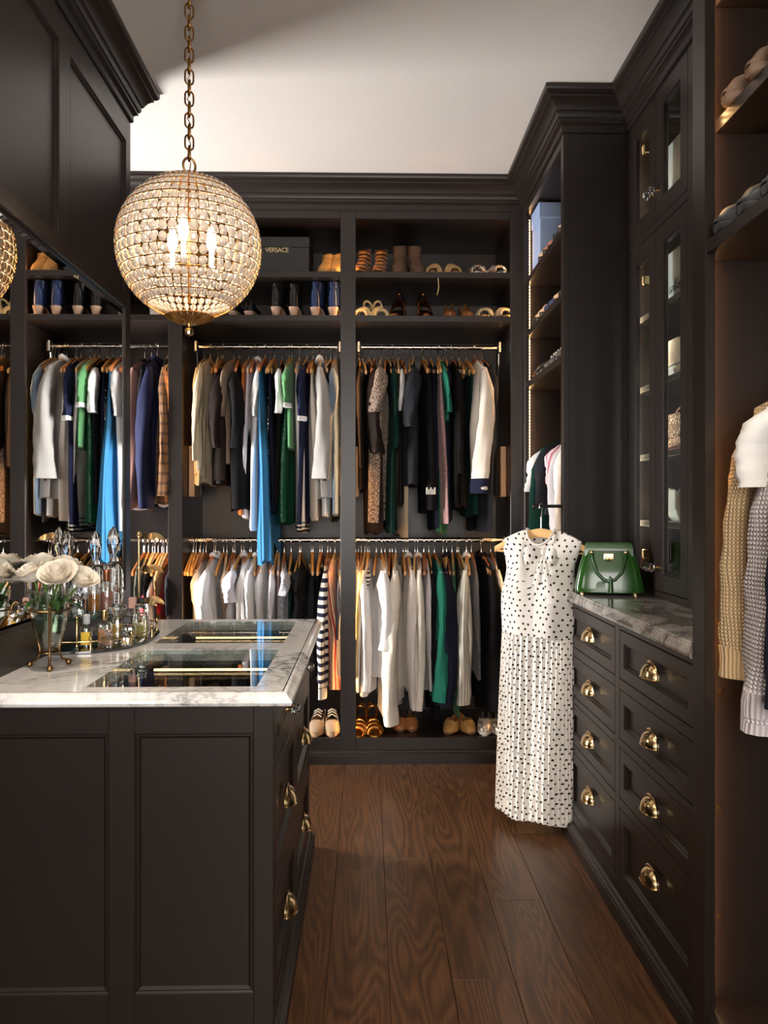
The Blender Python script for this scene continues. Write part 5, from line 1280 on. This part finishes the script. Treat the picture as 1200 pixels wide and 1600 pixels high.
# ------------------------------------------------------------------ green handbag on the right counter
def bag_pt(u, v, f): return (u, v, f)
hb = thing('green_handbag', 'glossy green leather handbag with gold clasp on the right counter', 'bag', (.902, 2.985, .9702), R(-14))
GREEN = simple('green_patent_leather', (46, 96, 32), .22, coat=.25); GREEND = simple('green_leather_edge', (32, 76, 26), .3, coat=.2)
m = MB(); H = .165
def gring(k, d, z, p=.35): return [(k * sg(math.cos(a), p), d * sg(math.sin(a), p), z) for a in [2 * PI * q / 32 + PI / 32 for q in range(32)]]
m.loft([gring(.112, .056, .008), gring(.121, .062, .012), gring(.122, .063, .030), gring(.108, .050, H * .6), gring(.092, .036, H * .92), gring(.088, .033, H)])
body_ = link('bag_body', m.mesh('bag_body', 50), GREEN, hb)
for s in (-1, 1):
    m = MB(); m.loft([[(x * k, s * d0, z) for x in (-1, 1)] + [(x * k, s * d1, z) for x in (1, -1)] for k, d0, d1, z in ((.088, .004, .034, H * .88), (.087, .004, .030, H + .006), (.084, .004, .027, H + .022), (.078, .006, .024, H + .029))]); link('top_frame', m.mesh('top_frame', 30), GREEN, hb)
    hp = [(.060, -.036, H * .90), (.061, -.046, H * .96), (.058, -.056, H * .82), (.044, -.064, H * .52), (.020, -.068, H * .36), (0, -.069, H * .33)]
    hp = hp + [(-x, y, z) for x, y, z in hp[-2::-1]]
    hp = [(x, y * (1 if s < 0 else -1), z) for x, y, z in hp]
    link('handle', MB().tube(hp, .0062, 8).mesh('handle', 60), GREEND, hb)
    for x in (-.061, .061): link('handle_ring', MB().ball((x, s * .046, H * .965), .008, 10, 8).mesh('handle_ring', 60), BRASS, hb)
    for q in (-1, 1): link('seam_piping', MB().tube([(q * .118, s * .060, .014), (q * .119, s * .061, .032), (q * .105, s * .049, H * .6), (q * .089, s * .035, H * .92)], .0026, 6).mesh('seam_piping', 60), GREEND, hb)
link('clasp', MB().box(-.018, .018, -.047, -.033, H * .80, H * .95, .003).mesh('clasp'), BRASS, hb)
for x in (-.007, .007): link('clasp_loop', MB().tube([(x + .006 * math.cos(2 * PI * q / 16), -.049, H * .81 + .007 * math.sin(2 * PI * q / 16)) for q in range(16)], .0018, 6, closed=True).mesh('clasp_loop', 60), BRASS, hb)
link('clasp_bar', MB().box(-.014, .014, -.050, -.046, H * .885, H * .90, .001).mesh('clasp_bar'), BRASS, hb)
tagm = MB().loft([[(-.030 + k * math.cos(a), -.070 + .003 * b_, .036 + 1.05 * k * math.sin(a)) for a in [2 * PI * q / 18 for q in range(18)]] for b_, k in ((-1, .014), (-1, .017), (1, .017), (1, .014))]); link('leather_tag', tagm.mesh('leather_tag', 50), GREEN, hb)
link('clochette', MB().loft([[(.004 + .011 * k * math.cos(a), -.073 + .004 * math.sin(a), z) for a in [2 * PI * q / 10 for q in range(10)]] for k, z in ((.4, H * .42), (.8, H * .36), (1.0, .018), (.9, .012))]).mesh('clochette', 50), GREEND, hb)
for x, z1 in ((-.026, .05), (.004, H * .42)): link('tag_cord', MB().tube([(.002, -.071, H * .36), (x * .5, -.075, H * .30 if x < 0 else H * .45), (x, -.072, z1)], .0022, 6).mesh('tag_cord', 60), GREEND, hb)
for x in (-.095, .095):
    for y in (-.045, .045): link('foot', MB().lathe([(.007, 0), (.008, .004), (.004, .010)], 10, (x, y, 0)).mesh('foot', 50), BRASS, hb)

# ------------------------------------------------------------------ vase of roses
VX, VY = at_z(67, 1043, ZI).x, at_z(67, 1043, ZI).y
VX = max(VX, XP + .076)
vs_ = thing('vase_stand', 'bronze three-legged stand holding the crystal vase', 'stand', (VX, VY, ZI))
for k in range(3):
    an = R(-68 + 120 * k)
    prof = [(.062, .007), (.050, .013), (.036, .020), (.028, .036), (.0275, .050), (.036, .080), (.047, .120), (.054, .150), (.060, .168), (.068, .175), (.075, .170)]
    link('leg', MB().tube([(r * math.cos(an), r * math.sin(an), z) for r, z in prof], .0034, 8).mesh('leg', 60), metal('bronze_stand', (146, 112, 74), .3), vs_)
    link('ball_foot', MB().ball((.056 * math.cos(an), .056 * math.sin(an), .0075), .0085, 12, 8).mesh('ball_foot', 60), metal('bronze_stand', (146, 112, 74), .3), vs_)
for z, r in ((.155, .0535), (.042, .026)):
    link('ring', MB().tube([(r * math.cos(2 * PI * q / 32), r * math.sin(2 * PI * q / 32), z) for q in range(32)], .0026, 6, closed=True).mesh('ring', 60), metal('bronze_stand', (146, 112, 74), .3), vs_)
vz = thing('crystal_vase', 'cut crystal vase holding white roses on the island', 'vase', (VX, VY, ZI))
N_ = 36; prof = [(.004, .046), (.017, .048), (.028, .068), (.036, .092), (.0435, .130), (.0475, .160), (.052, .190), (.055, .205)]
rr = [[(r * (1 - (.045 if (q % 3 == 0 and .05 < z < .15) else 0)) * math.cos(2 * PI * q / N_), r * (1 - (.045 if (q % 3 == 0 and .05 < z < .15) else 0)) * math.sin(2 * PI * q / N_), z) for q in range(N_)] for r, z in prof]
inn = [[(x * .93, y * .93, z + .004) for x, y, z in ring] for ring in rr[::-1]]
link('vase_glass', MB().loft(rr + inn).mesh('vase_glass', 25), GLASS, vz)
link('water', MB().lathe([(.010, .055), (.030, .085), (.039, .130), (.0395, .131)], 24).mesh('water', 50), pane_mat('vase_water', (238, 244, 236), .6), vz)
PETAL = NT('rose_petal'); _c = PETAL.mix(PETAL.noise(PETAL.tc(), 24.0), lin((240, 228, 208)), lin((248, 242, 230))); PETAL.P(color=_c, rough=.6, sub=.0, sheen=.1); PETAL = PETAL.m
STEMG = simple('rose_stem_green', (74, 110, 40), .6); LEAFG = simple('rose_leaf_green', (52, 88, 34), .5)
def petal_mesh(R0, H0, wid, curl, name='petal'):
    rows = []
    for i in range(7):
        t = i / 6; r = R0 * (.30 + .70 * math.sin(min(t * 1.25, 1) * PI / 2)) + curl * sm(.55, 1, t); z = H0 * t - .35 * curl * sm(.75, 1, t); half = wid * (.35 + .65 * math.sin(min(1, t * 1.4) * PI / 2)) * (1 - .35 * sm(.8, 1, t))
        rows.append([(r * math.cos(half * q), r * math.sin(half * q), z - .10 * H0 * q * q * t) for q in (-1, -.6, -.2, .2, .6, 1)])
    me = MB().loft(rows, False, False, False).mesh(name, 80); me.materials.append(PETAL); return me
PET = [petal_mesh(.008, .050, 1.5, .002), petal_mesh(.014, .050, 1.2, .003), petal_mesh(.020, .048, 1.0, .005), petal_mesh(.027, .045, .9, .008), petal_mesh(.033, .039, .85, .012)]
LEAFM = MB().loft([[(x_ * w_, y_ , z_ + abs(x_) * .004) for x_ in (-1, -.5, 0, .5, 1)] for y_, w_, z_ in ((0, .001, 0), (.012, .009, .002), (.026, .013, .003), (.040, .009, 0), (.052, .0005, -.006))], False, False, False).mesh('leaf', 80); LEAFM.materials.append(LEAFG)
roses = [(at(40, 897, VY - .02), (-.42, -.30), 'white rose leaning left toward the mirror', 1.0), (at(92, 898, VY - .055), (.08, -.75), 'white rose facing the camera in the middle of the bunch', 1.08), (at(122, 904, VY - .02), (.62, -.35), 'white rose at the right of the bunch', 1.0),
         (at(63, 882, VY + .03), (-.1, .15), 'white rose at the top of the bunch', 1.0), (at(100, 884, VY + .03), (.30, .12), 'white rose at the top right of the bunch', .95), (at(33, 900, VY + .055), (-.35, .35), 'white rose at the back left by the mirror', .9), (at(82, 890, VY + .07), (.15, .5), 'white rose hidden at the back of the bunch', .9)]
for gi, (pos, lean, lb, sc) in enumerate(roses):
    pos = Vector((max(pos.x, XP + .045), pos.y, pos.z - .018))
    t = thing('rose', lb, 'flower', (VX, VY, ZI), 0, 'white roses in the crystal vase')
    up = Vector((lean[0], lean[1], 1)).normalized(); q = Vector((0, 0, 1)).rotation_difference(up); head = pos - Vector((VX, VY, ZI))
    r = random.Random(gi)
    for li, (n, a0) in enumerate(((3, 0), (4, .5), (5, 1.1), (5, .3), (6, .9))):
        for k in range(n):
            o = link('petal', PET[li], None, t)
            o.matrix_local = Matrix.Translation(head) @ q.to_matrix().to_4x4() @ Matrix.Rotation(a0 + 2 * PI * k / n + r.uniform(-.15, .15), 4, 'Z') @ Matrix.Rotation(r.uniform(-.10, .10), 4, 'Y') @ Matrix.Scale(sc * r.uniform(.95, 1.05), 4)
    base = Vector((-.010 * lean[0], -.010 * lean[1], .066)); mid = Vector((lean[0] * .035, lean[1] * .035, .16))
    link('stem', MB().tube([base, base.lerp(mid, .5), mid, mid.lerp(head, .6) + Vector((0, 0, -.004)), head], .0032, 6).mesh('stem', 60), STEMG, t)
    for k in range(2):
        o = link('leaf', LEAFM, None, t); o.matrix_local = Matrix.Translation(mid.lerp(head, .35)) @ Matrix.Rotation(gi * 1.3 + k * 2.6, 4, 'Z') @ Matrix.Rotation(-.5, 4, 'X')
    for k in range(5):
        o = link('sepal', LEAFM, None, t); o.matrix_local = Matrix.Translation(head) @ q.to_matrix().to_4x4() @ Matrix.Rotation(2 * PI * k / 5, 4, 'Z') @ Matrix.Rotation(.9, 4, 'X') @ Matrix.Scale(.42, 4)

# ------------------------------------------------------------------ two-tier perfume tray
TY0, TY1 = 2.33, 2.86
tr_ = thing('perfume_tray', 'two-tier mirrored glass tray with brass gallery rail beside the roses', 'tray', (XP, (TY0 + TY1) / 2, ZI))
tc_ = (TY0 + TY1) / 2; hy = (TY1 - TY0) / 2
def half_oval(dx, hy_, n=24): return [(dx * math.cos(-PI / 2 + PI * i / n) ** .75 if 0 < i < n else 0, hy_ * sg(math.sin(-PI / 2 + PI * i / n), .8)) for i in range(n + 1)]
DX_ = .235
m = MB(); pts = half_oval(DX_, hy)
m.loft([[(x * k + .001, y * k, z) for x, y in pts] for k, z in ((.99, .0005), (1, .002), (1, .008), (.99, .0095))], True, True, True)
link('lower_glass', m.mesh('lower_glass', 40), simple('dark_mirror_glass', (16, 26, 24), .04, coat=1.0, spec=.9), tr_)
UX, UH, UZ = .125, .20, .088
m = MB(); ptu = half_oval(UX, UH)
m.loft([[(x * k + .001, y * k, z) for x, y in ptu] for k, z in ((.99, UZ), (1, UZ + .001), (1, UZ + .006), (.99, UZ + .007))], True, True, True)
link('upper_glass', m.mesh('upper_glass', 40), pane_mat('green_edge_glass', (196, 226, 214), 1.4), tr_)
link('gallery_rail', MB().tube([(x * .955 + .004, y * .955, .034) for x, y in pts], .0022, 6).mesh('gallery_rail', 60), BRASS, tr_)
for i in (3, 8, 12, 16, 21):
    x, y = pts[i]; x = x * .955 + .004; y *= .955
    link('rail_post', MB().lathe([(.0055, .0095), (.0055, .012), (.0032, .016), (.0032, .038), (.005, .041), (.0055, .045), (.001, .050)], 10, (x, y, 0)).mesh('rail_post', 50), BRASS, tr_)
for i in (2, 12, 22):
    x, y = ptu[i]; x = x * .86 + .012; y *= .9
    link('tier_post', MB().lathe([(.007, .0095), (.007, .014), (.0042, .017), (.0042, UZ - .004), (.007, UZ - .002), (.007, UZ + .010), (.002, UZ + .013)], 10, (x, y, 0)).mesh('tier_post', 50), BRASS, tr_)
for i0, i1 in ((2, 12), (12, 22)):
    a_, b_ = ptu[i0], ptu[i1]
    link('cross_bar', MB().tube([(a_[0] * .86 + .012, a_[1] * .9, .022), (b_[0] * .86 + .012, b_[1] * .9, UZ - .012)], .002, 6).mesh('cross_bar', 60), BRASS, tr_)

# ------------------------------------------------------------------ perfume bottles
amber = crystal('amber_perfume', (222, 150, 60), .55, .05); honey = crystal('honey_perfume', (232, 196, 110), .6, .05); rosep = crystal('rose_perfume', (216, 160, 140), .6, .05); pale = crystal('pale_perfume', (228, 214, 150), .62, .05)
def bottle(name, label, X, Y, z, w, d, h, liquid=None, neck=.3, cap='ball', capmat=None, lab=None, round_=.35, caph=None, labmat=None, glass=GLASS):
    t = thing(name, label, 'perfume bottle', (X, Y, z + .0004), R(rnd.uniform(-10, 10)))
    h *= 1.15; w *= 1.12; d *= 1.12
    ring = lambda k, zz, p=round_: [(w / 2 * k * sg(math.cos(a), p), d / 2 * k * sg(math.sin(a), p), zz) for a in [2 * PI * q / 20 for q in range(20)]]
    hb_ = h * .66; nk = neck
    link('flask', MB().loft([ring(.94, 0), ring(1, .003), ring(1, hb_ * .85), ring(.85, hb_ * .95), ring(nk, hb_, .9), ring(nk, hb_ + h * .07, .9)]).mesh('flask', 40), glass, t)
    if liquid: link('perfume', MB().loft([ring(.80, .006), ring(.86, .009), ring(.86, hb_ * .70), ring(.84, hb_ * .705)]).mesh('perfume', 40), liquid, t)
    z0 = hb_ + h * .05; ch_ = caph or h - z0; cm = capmat or CUT; r = min(w, d) / 2
    if cap == 'ball': c = MB().ball((0, 0, z0 + ch_ / 2), r * .8, 12, 8, ch_ / 2 / (r * .8))
    elif cap == 'block': c = MB().box(-w * .3, w * .3, -d * .3, d * .3, z0, z0 + ch_, .003)
    elif cap == 'cyl': c = MB().lathe([(r * .55, z0), (r * .62, z0 + .003), (r * .62, z0 + ch_ - .003), (r * .5, z0 + ch_)], 16)
    elif cap == 'fin':
        c = MB(); n = 8; c.loft([[(k * r * math.cos(2 * PI * (q + .5 * (j % 2)) / n), k * r * .55 * math.sin(2 * PI * (q + .5 * (j % 2)) / n), z0 + ch_ * zz) for q in range(n)] for j, (k, zz) in enumerate(((.45, 0), (.55, .08), (.8, .3), (.9, .55), (.65, .82), (.08, 1)))])
    else:
        c = MB(); n = 14; c.loft([[(k * r * 1.25 * math.cos(2 * PI * (q + .5 * (j % 2)) / n), k * r * 1.25 * math.sin(2 * PI * (q + .5 * (j % 2)) / n), z0 + ch_ * zz) for q in range(n)] for j, (k, zz) in enumerate(((.4, 0), (.9, .25), (1, .5), (.9, .75), (.5, 1)))])
    link('stopper', c.mesh('stopper', 30), cm, t)
    if lab: link('paper_label', MB().box(-w * .36, w * .36, -d / 2 - .0012, -d / 2 + .0004, hb_ * .15, hb_ * .72, .0003).mesh('paper_label'), labmat, t)
    return t
zl = ZI + .0095; zu = ZI + UZ + .007
def zpos(px, z): return None
# lower tier, front to back
bottle('perfume_bottle', 'frosted bottle with a yellow label on the lower tray', XP + .085, 2.405, zl, .030, .030, .085, pale, .4, 'cyl', crystal('frosted_cap', (226, 228, 232), .3, .4), True, .9, labmat=simple('yellow_label', (232, 190, 50), .6))
bottle('perfume_bottle', 'square amber perfume with ribbed gold cap on the lower tray', XP + .125, 2.445, zl, .034, .030, .092, amber, .45, 'cyl', BRASS, False, .3)
bottle('perfume_bottle', 'round honey perfume with crystal stopper on the lower tray', XP + .135, 2.525, zl, .046, .034, .098, honey, .3, 'disc', CUT, False, .8)
bottle('perfume_bottle', 'clear bottle with a slanted black label at the tray front', XP + .182, 2.49, zl, .042, .026, .070, pale, .3, 'block', BLACKM, True, .5, labmat=BLACKM)
bottle('perfume_bottle', 'small square rose perfume at the front of the lower tray', XP + .150, 2.405, zl, .030, .024, .045, rosep, .4, 'ball', CUT, False, .3)
bottle('perfume_bottle', 'tall bottle with a pink block cap behind the black label', XP + .165, 2.60, zl, .036, .028, .110, rosep, .5, 'block', simple('blush_cap', (208, 160, 146), .35, coat=.4), False, .3)
bottle('perfume_bottle', 'heavy square bottle with clear block cap at the tray end', XP + .195, 2.585, zl, .046, .034, .092, pale, .45, 'block', CUT, False, .25)
bottle('perfume_bottle', 'black capped bottle at the far end of the lower tray', XP + .170, 2.68, zl, .036, .028, .100, honey, .5, 'block', BLACKM, False, .3)
bottle('perfume_bottle', 'low honey bottle between the amber and black label ones', XP + .195, 2.43, zl, .028, .022, .040, honey, .4, 'ball', CUT, False, .4)
# upper tier
bottle('glass_tumbler_bottle', 'thick clear square decanter nearest the roses on the upper tier', XP + .040, 2.455, zu, .042, .036, .088, None, .8, 'block', CUT, False, .3)
bottle('perfume_bottle', 'fluted amber perfume on the upper tier', XP + .065, 2.53, zu, .034, .030, .110, amber, .6, 'cyl', CUT, False, .9)
bottle('perfume_bottle', 'blush perfume with copper cap on the upper tier', XP + .090, 2.575, zu, .040, .034, .115, rosep, .4, 'cyl', metal('copper_cap', (206, 140, 104), .25), False, .9)
bottle('crystal_decanter', 'crystal decanter with a tall pointed stopper on the upper tier', XP + .085, 2.66, zu, .056, .046, .200, None, .45, 'fin', CUT, False, .9, caph=.105, glass=CUT)
bottle('crystal_decanter', 'second crystal decanter with pointed stopper beside the mirror', XP + .040, 2.62, zu, .046, .040, .190, None, .45, 'fin', CUT, False, .9, caph=.100, glass=CUT)

# ------------------------------------------------------------------ brass jewellery stand
jp = Vector((-.800, 2.81, ZI))
js = thing('jewellery_stand', 'brass jewellery stand with leaf-shaped arms behind the perfumes', 'jewellery stand', jp)
link('base', MB().lathe([(.045, .0003), (.045, .004), (.038, .008), (.008, .012), (.0042, .02)], 24).mesh('base', 50), BRASS, js)
link('pole', MB().tube([(0, 0, .01), (0, 0, .330)], .0042, 10).mesh('pole', 50), BRASS, js)
link('finial', MB().lathe([(.004, .325), (.009, .328), (.010, .334), (.008, .340), (.001, .344)], 12).mesh('finial', 50), BRASS, js)
for z, an in ((.322, -12), (.212, -28), (.100, -18)):
    c_, s_ = math.cos(R(an)), math.sin(R(an))
    link('collar', MB().lathe([(.0065, z - .006), (.0075, z), (.0065, z + .006)], 12).mesh('collar', 50), BRASS, js)
    for q in (-1, 1):
        m = MB(); rows = []
        for i in range(9):
            t = i / 8; L_ = .016 + .072 * t; w_ = .0125 * math.sin(PI * min(1, .08 + t * .92)) ** .7 + .0004; y_ = q * (.010 + .016 * math.sin(t * 2)); zz = z + .004 + .012 * math.sin(t * 2.6) - .022 * t
            for_ = [(L_, y_ - w_ * .5, zz - w_ * .8), (L_, y_ + .0015, zz + .001), (L_, y_ + w_ * .5, zz + w_ * .8), (L_, y_ - .001, zz - .001)]
            rows.append([(x * c_ - y * s_, x * s_ + y * c_, z_) for x, y, z_ in for_])
        link('leaf_arm', m.loft(rows).mesh('leaf_arm', 40), BRASS, js)
    link('arm', MB().tube([(0, 0, z), (.022 * c_, .022 * s_, z + .004)], .003, 8).mesh('arm', 50), BRASS, js)
# a rolled cloth and jewellery pouches lying in the display trays under the glass
for (xa, ya, lb, mt) in ((-.60, 2.03, 'gold cuff bracelet in the front glass tray of the island', BRASS), (-.47, 2.03, 'silver bangle in the front glass tray of the island', STEEL), (-.34, 2.06, 'coral bangle in the front glass tray of the island', simple('coral_enamel', (200, 90, 50), .3)),
                         (-.60, 2.66, 'gold bangle in the far glass tray of the island', BRASS), (-.40, 2.66, 'silver cuff in the far glass tray of the island', STEEL)):
    o = thing('bracelet', lb, 'bracelet', (xa, ya, .7252))
    link('band', MB().tube([(.032 * math.cos(2 * PI * q / 28), .028 * math.sin(2 * PI * q / 28), .007) for q in range(28)], .0065, 8, closed=True).mesh('band', 60), mt, o)
    link('bead', MB().ball((.0, -.030, .016), .007, 10, 8).mesh('bead', 60), mt, o)
